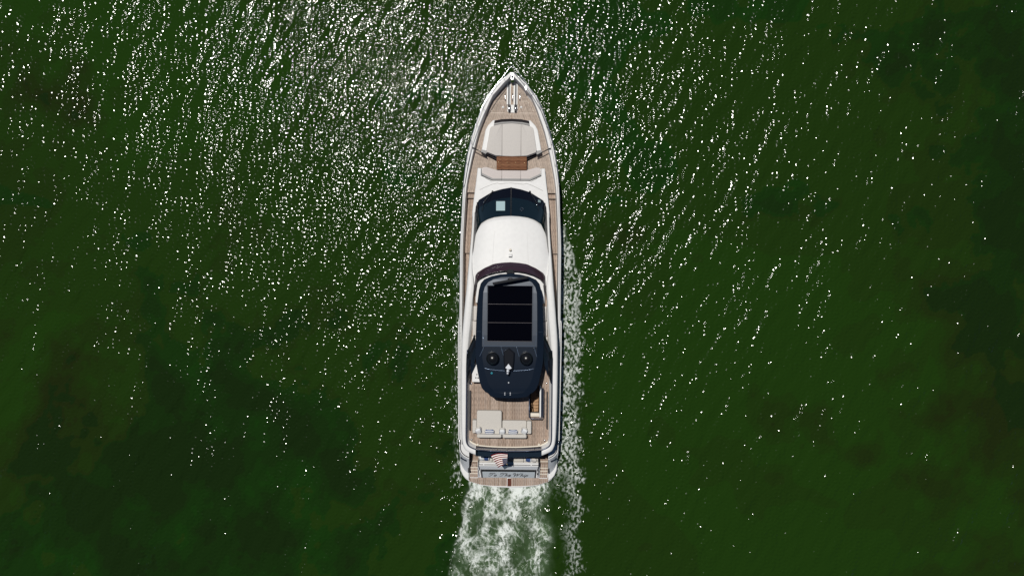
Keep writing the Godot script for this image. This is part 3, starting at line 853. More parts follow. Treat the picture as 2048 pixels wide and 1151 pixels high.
	var oa := both([Vector3(0, 4.2, 10.711), Vector3(2.195, 4.2, 10.628)]); var ob := both([Vector3(0, 4.15, 10.988), Vector3(2.198, 4.15, 10.938)]); var oc := both([Vector3(0, 3.9, 11.331), Vector3(2.209, 3.9, 11.281)]); var od := both([Vector3(0, 3.78, 11.292), Vector3(2.215, 3.78, 11.259)]); var oe := both([Vector3(0, 3.78, 10.789), Vector3(2.215, 3.78, 10.722)])
	var st2 := begin(-1)
	rows(st2, [oa, ob, oc, od, oe], false, true)
	for s in [0, 2]: 
		tri(st2, oa[s], ob[s], oc[s]); tri(st2, oa[s], oc[s], od[s]); tri(st2, oa[s], od[s], oe[s])
	obj("stern_overhang", st2, M.navy_gloss, y)
	# bar cabinet and side benches under the hardtop
	var c0: Vector3 = Vector3(-2.446, 4.9, 5.02); var c1: Vector3 = Vector3(-1.855, 4.9, 6.178)
	var cab := slab("bar_cabinet", rect(c0.x, c0.z, c1.x, c1.z), 4.2, 4.95, M.gelcoat, y, 0.02)
	for p in [Vector3(-2.135, 4.97, 5.681), Vector3(-2.198, 4.97, 5.894), Vector3(-2.051, 4.97, 5.902)]:
		lathe("knob", Vector3(p.x, 4.95, p.z), [Vector2(0.045, 0), Vector2(0.045, 0.02), Vector2(0, 0.03)], M.black_gloss, cab, 10)
	for s in [-1.0, 1.0]:
		var xa: float = 2.045; var xb: float = 2.408
		for k in 3:
			var za2: float = 1.204 + k * 1.0
			var grow := 0.05 * k
			slab("side_bench", rect(minf(s * (xa + grow), s * (xb + grow)), za2, maxf(s * (xa + grow), s * (xb + grow)), za2 + 0.97, 0.05), 4.2, 4.62, M.cushion, y, 0.04, true, 3)
	slab("helm_bench", rect(-1.5, 2.127, 1.5, 3.051, 0.08), 4.2, 4.75, M.cushion, y, 0.05, true, 3)

func build_stairs(y: Node):
	var x0: float = Vector3(1.369, 4.2, 7.455).x; var x1: float = Vector3(2.018, 4.2, 7.449).x; var z0: float = 6.47; var z1: float = 8.299
	var well := slab("stair_well", rect(x0 - 0.3, z0 - 0.3, x1 + 0.5, z1 + 0.6), 1.7, 1.76, M.dark_wood, y, 0.0)
	for q in [[x0 - 0.06, z0, x0, z1 + 0.3], [x1, z0, x1 + 0.06, z1 + 0.3]]:
		slab("well_wall", rect(q[0], q[1], q[2], q[3]), 1.76, 4.19, M.dark_wood, well, 0.0)
	slab("well_wall", rect(x0, z1 + 0.25, x1, z1 + 0.3), 1.76, 4.19, M.dark_wood, well, 0.0)
	for k in 8:
		var zz := lerpf(z0 + 0.1, z1 + 0.05, k / 7.0)
		slab("stair_tread", rect(x0 + 0.08, zz - 0.13, x1 - 0.02, zz + 0.11), lerpf(3.9, 2.7, k / 7.0) - 0.06, lerpf(3.9, 2.7, k / 7.0), M.stair_teak, well, 0.01)
	pipe("stair_stringer", [Vector3((x0 + x1) / 2, 3.75, z0), Vector3((x0 + x1) / 2, 2.5, z1 + 0.1)], 0.1, M.stair_teak, well, 8)
	slab("end_bolster", rect(x0, z1 - 0.03, x1, z1 + 0.22, 0.06), 4.1, 4.42, M.ivory, well, 0.05, true, 4)
	slab("cream_strip", rect(x1 + 0.0, 6.489, x1 + 0.1, z1 + 0.25), 4.1, 4.42, M.gelcoat, well, 0.02)
	slab("blue_strip", rect(x1 + 0.11, 6.622, x1 + 0.17, z1 + 0.2), 4.1, 4.44, M.navy_steel, well, 0.02)
	var h := 4.95
	var a := Vector3(x0 - 0.05, h, 6.825); var b := Vector3(x0 - 0.05, h, z1 + 0.12); var c := Vector3(x0 + 0.03, h, z1 + 0.24)
	var d := Vector3(x1 + 0.12, h, z1 + 0.24); var e := Vector3(x1 + 0.2, h, z1 + 0.12); var f := Vector3(x1 + 0.2, h, 6.563)
	var rail := pipe("stair_rail", [a, b, c, d, e, f], 0.035, M.navy_steel, well)
	for p in [a, b, c, d, e, f, a.lerp(b, 0.5), e.lerp(f, 0.5)]:
		pipe("stanchion", [Vector3(p.x, 4.2, p.z), p], 0.02, M.steel, rail, 6)

func build_hardtop(y: Node):
	# half outline, inner panel, height of edge and of panel at each station
	var o := [Vector2(0, -0.911), Vector2(0.635, -0.867), Vector2(1.207, -0.737), Vector2(1.651, -0.54), Vector2(1.873, -0.27), Vector2(1.984, 0.143), Vector2(2.08, 0.937), Vector2(2.134, 2.048), Vector2(2.159, 3), Vector2(2.169, 3.953), Vector2(2.127, 4.715), Vector2(2.016, 5.382), Vector2(1.889, 5.985), Vector2(1.746, 6.398), Vector2(1.524, 6.652), Vector2(1.365, 6.731), Vector2(1.143, 6.938), Vector2(0.572, 7.02), Vector2(0, 7.033)]
	var ins := [Vector2(0, -0.696), Vector2(0.57, -0.665), Vector2(1.044, -0.538), Vector2(1.392, -0.348), Vector2(1.598, -0.063), Vector2(1.693, 0.301), Vector2(1.718, 0.934), Vector2(1.734, 2.041), Vector2(1.741, 2.991), Vector2(1.741, 3.718), Vector2(1.725, 4.446), Vector2(1.614, 5.047), Vector2(1.456, 5.68), Vector2(1.329, 6.092), Vector2(1.171, 6.377), Vector2(1.076, 6.456), Vector2(0.918, 6.661), Vector2(0.475, 6.725), Vector2(0, 6.737)]
	var ey := [6.3, 6.3, 6.3, 6.3, 6.3, 6.3, 6.31, 6.32, 6.32, 6.32, 6.3, 6.26, 6.2, 6.16, 6.13, 6.12, 6.1, 6.1, 6.1]
	var iy := [6.46, 6.46, 6.46, 6.47, 6.48, 6.5, 6.51, 6.52, 6.52, 6.5, 6.46, 6.42, 6.33, 6.29, 6.25, 6.24, 6.19, 6.19, 6.19]
	var low := []; var ed := []; var pan := []
	for i in o.size():
		low.append(Vector3(o[i].x - 0.05, ey[i] - 0.16, o[i].y)); ed.append(Vector3(o[i].x, ey[i], o[i].y)); pan.append(Vector3(ins[i].x, iy[i], ins[i].y))
	var full := func(p: Array) -> Array:
		var out := p.duplicate()
		for i in range(p.size() - 2, 0, -1): out.append(Vector3(-p[i].x, p[i].y, p[i].z))
		return out
	var st := begin(0)
	rows(st, [full.call(low), full.call(ed)], true, true)
	st.set_smooth_group(1)
	rows(st, [full.call(ed), full.call(pan)], true, true)
	var top := obj("hardtop", st, M.navy_paint, y)
	# the panel surface itself: rows across from port to starboard
	var ps := []
	for i in pan.size():
		var row := []
		for u in [-1.0, -0.5, 0.0, 0.5, 1.0]: row.append(Vector3(pan[i].x * u, pan[i].y, pan[i].z))
		ps.append(row)
	st = begin(-1)
	rows(st, ps.slice(0, 10), false, true)
	obj("roof_panel", st, M.navy_satin, top)
	st = begin(0)
	rows(st, ps.slice(9), false, true)
	obj("stern_panel", st, M.navy_paint, top)
	st = begin(-1)      # underside
	var us := []
	for i in low.size(): us.append([Vector3(-low[i].x, low[i].y, low[i].z), low[i]])
	rows(st, us)
	obj("headliner", st, M.black_gloss, top)
	# three panes of the sliding roof in a thin frame
	var gx: float = 1.429
	var zs := [-0.142, 1.027, 2.197, 3.367]
	for k in 3:
		slab("roof_pane", rect(-gx + 0.02, zs[k] + 0.012, gx - 0.02, zs[k + 1] - 0.012), 6.5, 6.545, M.black_glass, top, 0.006)
	for k in 4:
		slab("pane_bar", rect(-gx, zs[k] - 0.009, gx, zs[k] + 0.009), 6.46, 6.556, M.bar_metal if k else M.navy_satin, top, 0.004)
	for s in [-1.0, 1.0]:
		slab("pane_bar", rect(minf(s * gx, s * (gx + 0.03)), zs[0], maxf(s * gx, s * (gx + 0.03)), zs[3]), 6.46, 6.553, M.navy_satin, top, 0.004)
		pipe("panel_seam", [Vector3(s * 2.094, 6.37, 2.775), Vector3(s * 1.693, 6.52, 2.769), Vector3(s * 1.661, 6.515, 3.623)], 0.009, M.seam_blue, top, 5)
	pipe("step_edge", [Vector3(-1.613, 6.515, 3.671), Vector3(1.613, 6.515, 3.671)], 0.016, M.seam_blue, top, 6)
	pipe("step_edge", round_path(both([Vector3(0, 6.42, 5.263), Vector3(0.824, 6.42, 5.215), Vector3(1.49, 6.41, 5.121), Vector3(2.083, 6.28, 4.834)]), 4), 0.016, M.seam_blue, top, 6)
	for p in [Vector3(-1.637, 6.55, 3.793), Vector3(-0.531, 6.55, 3.776), Vector3(0.455, 6.55, 3.789), Vector3(1.571, 6.55, 3.788)]:
		var lug := lathe("lifting_eye", Vector3(p.x, 6.48, p.z), [Vector2(0.06, 0), Vector2(0.05, 0.07), Vector2(0.02, 0.11), Vector2(0, 0.11)], M.steel, top, 10)
		pipe("fin", [Vector3(p.x, 6.5, p.z), Vector3(p.x + (0.16 if p.x > -0.7 else -0.25), 6.47, p.z + 0.55)], 0.014, M.seam_blue, lug, 5)
	# two satellite domes
	for p in [Vector3(-1.061, 6.7, 4.452), Vector3(1.062, 6.7, 4.448)]:
		var base := Vector3(p.x, 6.42, p.z)
		var dome := lathe("satellite_dome", base, [Vector2(0.34, -0.02), Vector2(0.34, 0.1), Vector2(0.40, 0.14), Vector2(0.41, 0.26), Vector2(0.385, 0.4), Vector2(0.32, 0.52), Vector2(0.22, 0.6), Vector2(0.1, 0.645), Vector2(0, 0.655)], M.dome_black, top, 28)
	# mast between them
	var c: float = Vector3(-0.034, 6.7, 4.49).x
	var ped := [Vector2(c, 3.781), Vector2(c + 0.36, 4.08), Vector2(c + 0.34, 4.615), Vector2(c + 0.26, 5.246), Vector2(c - 0.26, 5.246), Vector2(c - 0.34, 4.615), Vector2(c - 0.36, 4.08)]
	var mast := slab("mast_base", ped, 6.4, 6.68, M.black_gloss, top, 0.08)
	slab("mast_plate", [Vector2(c - 0.02, 4.741), Vector2(c + 0.19, 5.023), Vector2(c + 0.06, 5.085), Vector2(c - 0.1, 5.085), Vector2(c - 0.22, 4.991)], 6.95, 7.02, M.pale_steel, mast, 0.01)
	pipe("mast_pole", [Vector3(c - 0.02, 6.66, 4.909), Vector3(c - 0.02, 7.0, 4.96)], 0.07, M.black_gloss, mast)
	lathe("mast_light", Vector3(c - 0.06, 6.95, 5.195), [Vector2(0.1, 0), Vector2(0.1, 0.1), Vector2(0.06, 0.14), Vector2(0, 0.15)], M.pale_steel, mast, 12)
	lathe("mast_light", Vector3(c - 0.07, 6.85, 5.351), [Vector2(0.07, 0), Vector2(0.07, 0.14), Vector2(0, 0.16)], M.pale_steel, mast, 12)
	# radar scanner
	var ra: Vector3 = Vector3(-1.087, 7, -0.256); var rb: Vector3 = Vector3(1.115, 7, -0.683)
	var m := (ra + rb) / 2
	lathe("radar_pedestal", Vector3(m.x, 6.46, m.z), [Vector2(0.2, 0), Vector2(0.17, 0.16), Vector2(0.1, 0.22), Vector2(0.08, 0.5)], M.black_gloss, top, 14)
	var dr := (rb - ra).normalized(); var nr := Vector3(-dr.z, 0, dr.x) * 0.08
	var corners := []
	for v in [ra - nr, rb - nr, rb + nr, ra + nr]: corners.append(Vector2(v.x, v.z))
	slab("radar_scanner", corners, 6.94, 7.07, M.black_gloss, top, 0.02)
	# small fittings
	lathe("vent_button", Vector3(-0.04, 6.4, 6.02) + Vector3(0, -0.12, 0), [Vector2(0.05, 0), Vector2(0.05, 0.05), Vector2(0, 0.06)], M.pale_steel, top, 10)
	var bl := lathe("blue_cap", Vector3(-1.12, 6.45, 5.418) + Vector3(0, -0.1, 0), [Vector2(0.065, 0), Vector2(0.06, 0.06), Vector2(0.03, 0.065)], M.turquoise, top, 12)
	for x in [1012.0, 1022.8]:
		for q in [785.8, 789.3]:
			lathe("hinge", Vector3((x - 1020.6) * 0.0318, 6.17, (q - 575.5) * 0.0318), [Vector2(0.04, 0), Vector2(0.04, 0.05), Vector2(0, 0.06)], M.pale_steel, top, 8)
	# swept side supports down to the coaming
	for s in [-1.0, 1.0]:
		var ou := [Vector3(2.229, 6.22, 2.945), Vector3(2.686, 5.75, 4.006), Vector3(2.798, 5.35, 4.527), Vector3(2.838, 5, 5.379), Vector3(2.842, 4.94, 6.106), Vector3(2.735, 4.92, 6.24)]
		var inn := [Vector3(2.134, 6.2, 3.648), Vector3(2.268, 5.75, 4.263), Vector3(2.385, 5.35, 4.755), Vector3(2.518, 5, 5.379), Vector3(2.636, 4.94, 5.976), Vector3(2.702, 4.92, 6.207)]
		var mid := []; var mid2 := []
		for i in 6:
			mid.append(ou[i].lerp(inn[i], 0.45) + Vector3(0, 0.12, 0)); mid2.append(ou[i].lerp(inn[i], 0.55) - Vector3(0, 0.06, 0))
		var q := [ou, mid, inn, mid2, ou]
		if s < 0:
			for i in 5: q[i] = mirror(q[i])
		st = begin(-1)
		rows(st, q, false, s > 0)
		var fin := obj("hardtop_support", st, M.black_gloss, y)
		var w0 := [Vector3(2.267, 6.1, 3.656), Vector3(2.45, 5.65, 4.401), Vector3(2.518, 5.3, 4.955)]
		var w1 := [Vector3(2.107, 6.1, 4.135), Vector3(2.286, 5.4, 5.009), Vector3(2.504, 4.96, 5.777)]
		st = begin(-1)
		rows(st, [w0 if s > 0 else mirror(w0), w1 if s > 0 else mirror(w1)], false, s > 0)
		obj("support_web", st, M.navy_paint, fin)

func build_stern(y: Node):
	var d := 1.15
	# hull quarters falling away to the platform
	for s in [-1.0, 1.0]:
		var side := func(a: Array, dy := 0.0) -> Array:
			var o := []
			for v in a: o.append(Vector3(v.x * s, v.y + dy, v.z))
			return o
		var outer := round_path([Vector3(3.422, 2.5, 10.803), Vector3(3.409, 2.44, 11.368), Vector3(3.405, 2.2, 11.666), Vector3(3.432, 1.5, 12.043), Vector3(3.459, 0.9, 12.365)], 4)
		var ridge := round_path([Vector3(3.375, 2.53, 10.796), Vector3(3.344, 2.48, 11.324), Vector3(3.174, 2.44, 11.575), Vector3(2.969, 2.41, 11.72), Vector3(2.739, 2.38, 11.848)], 4)
		var inner := [Vector3(2.731, 2.53, 10.796), Vector3(2.733, 2.5, 11.32), Vector3(2.735, 2.45, 11.607), Vector3(2.739, 2.38, 11.848)]
		var lowb := round_path([Vector3(3.415, 2.1, 11.586), Vector3(3.413, 0.84, 12.487), Vector3(3.297, 0.82, 12.759), Vector3(3.12, 0.8, 13.032), Vector3(2.828, 0.79, 13.266)], 4)
		var st := begin(-1)
		rows(st, [side.call(resample(inner, 17)), side.call(ridge)], false, s < 0)
		var qt := obj("hull_quarter", st, M.gelcoat, y)
		st = begin(0)
		rows(st, [side.call(ridge), side.call(lowb)], false, s < 0)
		obj("silver_inset", st, M.silver, qt)
		st = begin(0)
		rows(st, [side.call([Vector3(3.423, 2.48, 10.807), Vector3(3.409, 2.44, 11.368), Vector3(3.415, 2.1, 11.586), Vector3(3.432, 1.7, 11.785)]), side.call([Vector3(3.617, -0.3, 11.42), Vector3(3.599, -0.3, 12.003), Vector3(3.581, -0.3, 12.149), Vector3(3.57, -0.3, 12.258)])], false, s > 0)
		rows(st, [side.call([Vector3(3.375, 2.53, 10.796), Vector3(3.357, 2.49, 11.184), Vector3(3.415, 2.1, 11.586)]), side.call([Vector3(3.423, 2.48, 10.807), Vector3(3.409, 2.44, 11.299), Vector3(3.42, 2.08, 11.597)])], false, s < 0)
		obj("topside", st, M.gelcoat, qt)
		var lg := [Vector2(2.827, 12.283), Vector2(3.441, 11.784), Vector2(3.494, 11.998), Vector2(3.48, 12.497), Vector2(3.437, 12.96), Vector2(3.28, 13.37), Vector2(3.084, 13.602), Vector2(2.827, 13.745)]
		var ledge := []
		for v in lg: ledge.append(Vector2(v.x * s, v.y))
		slab("quarter_ledge", ledge, -0.3, 0.78, M.gelcoat, qt, 0.08, false, 3)
		pipe("louvre", side.call([Vector3(3.352, 1.95, 11.83), Vector3(3.203, 2, 11.922), Vector3(3.022, 2.1, 11.985), Vector3(2.934, 2.12, 12.026)], 0.03), 0.055, M.navy_gloss, qt, 6)
		pipe("groove", side.call(round_path([Vector3(3.34, 2.54, 10.484), Vector3(3.34, 2.53, 11.003), Vector3(3.29, 2.51, 11.248), Vector3(3.171, 2.48, 11.445), Vector3(3, 2.46, 11.588), Vector3(2.771, 2.43, 11.715)], 5)), 0.03, M.dark_trim, qt, 6)
	# after hand rails outside the coaming
	for s in [-1.0, 1.0]:
		var hr := [Vector3(3.49, 2.66, 2.215), Vector3(3.524, 2.66, 2.387), Vector3(3.531, 2.65, 4.277), Vector3(3.505, 2.64, 6.339), Vector3(3.473, 2.6, 8.752), Vector3(3.451, 2.58, 10.475)]
		var rail := pipe("quarter_rail", hr if s > 0 else mirror(hr), 0.035, M.gelcoat, y)
		for yy in [652.0, 667.0, 681.0, 720.0, 760.0, 800.0, 840.0]:
			var z: float = (yy - 575.5) * 0.0343
			pipe("bracket", [Vector3(s * (half_beam(z) - 0.12), rail_y(z) + 0.03, z), Vector3(s * (half_beam(z) + 0.03), rail_y(z) + 0.06, z)], 0.025, M.gelcoat, rail, 5)
	# cockpit sole, stairs each side
	var cp := slab("cockpit_deck", rect(-2.9, 9.4, 2.9, 12.446), 0.7, d, M.teak_1, y, 0.0)
	slab("saloon_bulkhead", rect(-2.75, 8.9, 2.75, 9.1), 1.7, 4.0, M.black_glass, y, 0.0)
	for s in [-1.0, 1.0]:
		var xi: float = 2.202; var xo: float = 2.783
		var st := [[905.0, 922.5, 1.15], [922.5, 935.5, 1.0], [935.5, 941.5, 0.85], [941.5, 947.5, 0.7], [947.5, 956.0, 0.56]]
		for q in st:
			var kk: float = (51.5 - q[2]) / 1422.0
			var z0: float = (q[0] - 575.5) * kk; var z1: float = (q[1] - 575.5) * kk
			var step := slab("stern_step", rect(minf(s * xi, s * xo), z0, maxf(s * xi, s * xo), z1), 0.2, q[2] - 0.012, M.gelcoat, y, 0.0)
			var n := 4
			for k in n:
				var a := lerpf(xi, xo, k / float(n)) + 0.005; var b := lerpf(xi, xo, (k + 1.0) / n) - 0.005
				straight_plank(minf(s * a, s * b), maxf(s * a, s * b), z0 + 0.004, z1 - 0.05, q[2], teak(), step)
			if q[2] > 0.6: slab("nosing", rect(minf(s * xi, s * xo), z1 - 0.045, maxf(s * xi, s * xo), z1 + 0.01), q[2] - 0.03, q[2] + 0.008, M.ivory, step, 0.006)
		slab("stair_side", rect(minf(s * xo, s * (xo + 0.09)), 11.47, maxf(s * xo, s * (xo + 0.09)), 13.035), 0.5, 1.4, M.dark_trim, y, 0.0)
		var hp := [Vector3(2.073, 1.95, 11.865), Vector3(2.11, 1.9, 12.191), Vector3(2.117, 1.75, 12.472), Vector3(2.057, 1.5, 12.746), Vector3(2.042, 1, 13.229)]
		pipe("stair_handle", hp if s > 0 else mirror(hp), 0.04 if s > 0 else 0.02, M.black_gloss, y)
	# sofa facing forward, transom top, garage door
	var bx: float = 2.176
	var tr := slab("transom", rect(-bx, 12.217, bx, 12.498), 0.5, 1.67, M.gelcoat, y, 0.03)
	for q in [[-61.0, -51.0], [-49.0, 44.0], [46.0, 61.0]]:
		slab("groove", rect(q[0] * 0.0351, 12.369, q[1] * 0.0351, 12.418), 1.6, 1.678, M.dark_trim, tr, 0.0)
	var sl := func(w: float, y0: float, h0: float, y1: float, h1: float, dy: float) -> Array:
		var k0 := (51.5 - h0) / 1422.0; var k1 := (51.5 - h1) / 1422.0
		return [[Vector3(-w * k0, h0 + dy, (y0 - 575.5) * k0), Vector3(w * k0, h0 + dy, (y0 - 575.5) * k0)], [Vector3(-w * k1, h1 + dy, (y1 - 575.5) * k1), Vector3(w * k1, h1 + dy, (y1 - 575.5) * k1)]]
	var raked := func(called: String, w: float, y0: float, h0: float, y1: float, h1: float, m: Material, parent: Node, dy := 0.0) -> MeshInstance3D:
		var st := begin(-1)
		rows(st, sl.call(w, y0, h0, y1, h1, dy), false, true)
		return obj(called, st, m, parent)
	raked.call("transom_slope", 62.0, 931.8, 1.65, 955.0, 0.53, M.silver, tr)
	raked.call("door_recess", 53.5, 938.6, 1.33, 943.6, 1.09, M.dark_trim, tr, 0.03)
	var door: MeshInstance3D = raked.call("garage_door", 53.0, 942.6, 1.14, 954.6, 0.56, M.silver_blue, tr, 0.05)
	for s in [-1.0, 1.0]:
		var e0 := Vector3(s * 54.5 * 0.0353, 1.36, (939 - 575.5) * 0.0353); var e1 := Vector3(s * 53.0 * 0.0357, 0.66, (955 - 575.5) * 0.0357)
		pipe("door_frame", [e0, e1], 0.045, M.dark_trim, tr, 6)
		pipe("door_strut", [e0 + Vector3(s * 0.14, 0, 0.05), e1 + Vector3(s * 0.12, 0, -0.05)], 0.05, M.gelcoat, tr, 6)
		pipe("grab_bar", [e0 + Vector3(s * 0.2, 0.03, 0.03), e1 + Vector3(s * 0.2, 0.05, -0.12)], 0.03, M.dark_trim, tr, 6)
	# the name
	var kz0 := (51.5 - 1.14) / 1422.0; var kz1 := (51.5 - 0.57) / 1422.0
	var top := Vector3(0, 1.19, (942.6 - 575.5) * kz0); var bot := Vector3(0, 0.62, (954.6 - 575.5) * kz1)
	var upv := (top - bot).normalized()
	var out := Vector3.RIGHT.cross(upv)
	var glyphs := {
		"T": [1.9, [[0.25, 1.55], [-0.05, 1.9], [0.3, 2.3], [1.0, 2.1], [1.8, 2.35]], [[1.1, 2.15], [0.95, 1.2], [0.75, 0.25], [0.35, 0.0], [0.1, 0.3]]],
		"o": [1.0, [[0.7, 1.0], [0.3, 0.95], [0.05, 0.45], [0.3, 0.02], [0.7, 0.2], [0.8, 0.7], [0.6, 1.0]]],
		"h": [1.1, [[0.12, 0.0], [0.18, 1.1], [0.25, 2.2]], [[0.15, 0.5], [0.5, 1.0], [0.75, 0.85], [0.7, 0.15], [1.0, 0.15]]],
		"e": [0.95, [[0.1, 0.45], [0.7, 0.65], [0.65, 1.0], [0.3, 0.95], [0.08, 0.4], [0.4, 0.0], [0.9, 0.25]]],
		"W": [2.4, [[-0.45, 1.6], [-0.4, 2.1], [0.15, 2.2], [0.35, 0.0]], [[0.35, 0.0], [1.1, 2.1], [1.2, 0.0]], [[1.2, 0.0], [1.9, 2.2], [2.3, 2.1]]],
		"i": [0.6, [[0.15, 1.0], [0.1, 0.2], [0.4, 0.05]], [[0.2, 1.5], [0.25, 1.65]]],
		"p": [1.1, [[0.2, 1.05], [0.1, 0.0], [0.05, -0.9]], [[0.12, 0.6], [0.5, 1.0], [0.85, 0.8], [0.75, 0.2], [0.4, 0.0], [0.12, 0.2]]],
	}
	var stl := begin(0)
	var pen := 0.0
	var start := bot.lerp(top, 0.30) + out * 0.025 + Vector3(-1.47, 0, 0)
	for ch in "To The Whip":
		if ch == " ":
			pen += 0.9
			continue
		var gl: Array = glyphs[ch]
		for k in range(1, gl.size()):
			var pts := []
			for v in gl[k]:
				pts.append(start + Vector3.RIGHT * (pen + v[0] + 0.32 * v[1]) * 0.206 + upv * v[1] * 0.17)
			tube(stl, round_path(pts, 4), 0.021 if k == 1 else 0.014, 6)
		pen += gl[0]
	obj("lettering", stl, M.ink, door)
	# bathing platform
	var pf := [Vector2(3.515, 12.714), Vector2(3.454, 13.109), Vector2(3.282, 13.485), Vector2(3.084, 13.718), Vector2(2.797, 13.916), Vector2(2.008, 14.177), Vector2(1.076, 14.285), Vector2(0, 14.321)]
	pf.insert(0, [Vector2(0, 12.714)][0])
	var plat := slab("bathing_platform", sym(pf), 0.15, 0.5, M.gelcoat, y, 0.04)
	var wd := 0.135
	for k in 42:
		var x0 := -2.82 + wd * k + 0.005; var x1 := x0 + wd - 0.01
		if absf(x0 + wd / 2 - 0.06) < 0.15: continue
		var zmid := (971.5 - 575.5) * 0.03587 - 0.09 * pow(absf(x0 + x1) / 2.0 / 2.0, 2.6) - 0.1 * smooth(1.9, 2.8, absf(x0 + x1) / 2)
		straight_plank(x0, x1, (953.5 - 575.5) * 0.03587, zmid, 0.515, teak(), plat)
	slab("passerelle", rect(-0.08, 13.654, 0.19, 14.22), 0.45, 0.53, M.mahogany, plat, 0.01)

func pillow(parent: Node, called: String, c: Vector3, sz: Vector3, turn: Basis, m: Material, v0 := -1.0, v1 := 1.0, grow := 1.0):
	var st := begin(0)
	var rr := []
	var nu := 20; var nv := 12
	for j in nv + 1:
		var v := lerpf(v0, v1, float(j) / nv)
		var row := []
		for i in nu:
			var a := TAU * i / nu
			var ce := signf(cos(a)) * pow(absf(cos(a)), 0.75); var se := signf(sin(a)) * pow(absf(sin(a)), 0.75)
			var f := pow(maxf(1.0 - pow(absf(v), 3.0), 0.0), 0.45)
			row.append(c + turn * (Vector3(v * sz.x, ce * sz.y * f, se * sz.z * (0.35 + 0.65 * f)) * grow))
		rr.append(row)
	rows(st, rr, true)
	obj(called, st, m, parent)

func throw_pillow(label: String, at: Vector3, sz: Vector3, turn: Basis, cover: Material, stripe: Material, group: String, bands: Array):
	var t := thing("pillow", label, "pillow", at, group)
	pillow(t, "cover", at, sz, turn, cover)
	for b in bands: pillow(t, "stripe", at, sz, turn, stripe, b[0], b[1], 1.025)

func build_fly_lounge():
	var y0 := 4.2
	var R := func(xa: float, ya: float, xb: float, yb: float, h: float, r: float) -> Array:
		var a := Vector3((xa - 1020.5) * (51.5 - h) / 1422.0, h, (ya - 575.5) * (51.5 - h) / 1422.0)
		var b := Vector3((xb - 1020.5) * (51.5 - h) / 1422.0, h, (yb - 575.5) * (51.5 - h) / 1422.0)
		var sk := 0.0092 * a.z
		return rect(a.x + sk, a.z, b.x + sk, b.z, r)
	var t := thing("chaise_sofa", "cream upholstered chaise sofa with deep seat, port side of the upper stern deck", "sofa", Vector3(-1.3, y0, 8.6))
	slab("frame", R.call(955, 823, 1003, 874, 4.4, 0.05), y0, 4.4, M.taupe, t, 0.02)
	slab("seat", R.call(953.6, 821, 1003.8, 869, 4.65, 0.12), 4.38, 4.66, M.cushion_cream, t, 0.07, true, 4)
	slab("backrest", R.call(953.8, 868.5, 1003.3, 875.8, 4.95, 0.09), 4.3, 4.97, M.cushion_cream, t, 0.08, true, 4)
	slab("armrest", R.call(945, 840.5, 953.4, 866.5, 4.75, 0.06), y0, 4.75, M.cushion_cream, t, 0.05, true, 4)
	t = thing("short_sofa", "cream upholstered two-seat sofa beside the chaise, starboard of it", "sofa", Vector3(0.3, y0, 9.1))
	slab("frame", R.call(1006, 843, 1052, 874, 4.4, 0.05), y0, 4.4, M.taupe, t, 0.02)
	slab("seat", R.call(1004.8, 840.5, 1053.3, 869, 4.62, 0.08), 4.38, 4.62, M.cushion_cream, t, 0.06, true, 4)
	slab("backrest", R.call(1005, 868.5, 1053.6, 876, 4.95, 0.09), 4.3, 4.97, M.cushion_cream, t, 0.08, true, 4)
	slab("armrest", R.call(1053.8, 841.5, 1063.2, 867.3, 4.75, 0.08), y0, 4.75, M.cushion_cream, t, 0.06, true, 4)
	var lean := Basis(Vector3.RIGHT, 0.75)
	var g := "pillows on the upper deck sofas"
	var P := [[957.3, 862.5, "white blue-piped pillow at the port end of the chaise sofa", 0.35], [1004.8, 864, "white blue-piped pillow where chaise and short sofa meet", 0.0], [1048.8, 862.5, "white blue-piped pillow beside the short sofa's starboard armrest", -0.45]]
	for q in P:
		var c := Vector3((q[0] - 1020.5) * 0.0328 + 0.08, 4.86, (q[1] - 575.5) * 0.0328)
		throw_pillow(q[2], c, Vector3(0.2, 0.1, 0.24), Basis(Vector3.UP, q[3]) * lean, M.white_cloth, M.blue_cloth, g, [[-0.86, -0.78], [0.78, 0.86]])
		var c2 := c + Vector3(0, -0.03, -0.14)
		throw_pillow(q[2].replace("white blue-piped pillow", "cream pillow tucked behind the white one"), c2, Vector3(0.19, 0.08, 0.22), Basis(Vector3.UP, q[3]) * lean, M.cushion_cream, M.blue_cloth, g, [])
	for q in [[979.2, 863.5, "blue and white striped pillow in the middle of the chaise sofa"], [1026.2, 863.7, "blue and white striped pillow in the middle of the short sofa"]]:
		var c := Vector3((q[0] - 1020.5) * 0.0328 + 0.08, 4.84, (q[1] - 575.5) * 0.0328)
		var sideways := Basis(Vector3.UP, PI / 2)
		throw_pillow(q[2], c, Vector3(0.18, 0.1, 0.31), Basis(Vector3.RIGHT, 0.5) * sideways, M.white_cloth, M.blue_cloth, g, [[-0.95, -0.45], [0.05, 0.35], [0.75, 0.95]])

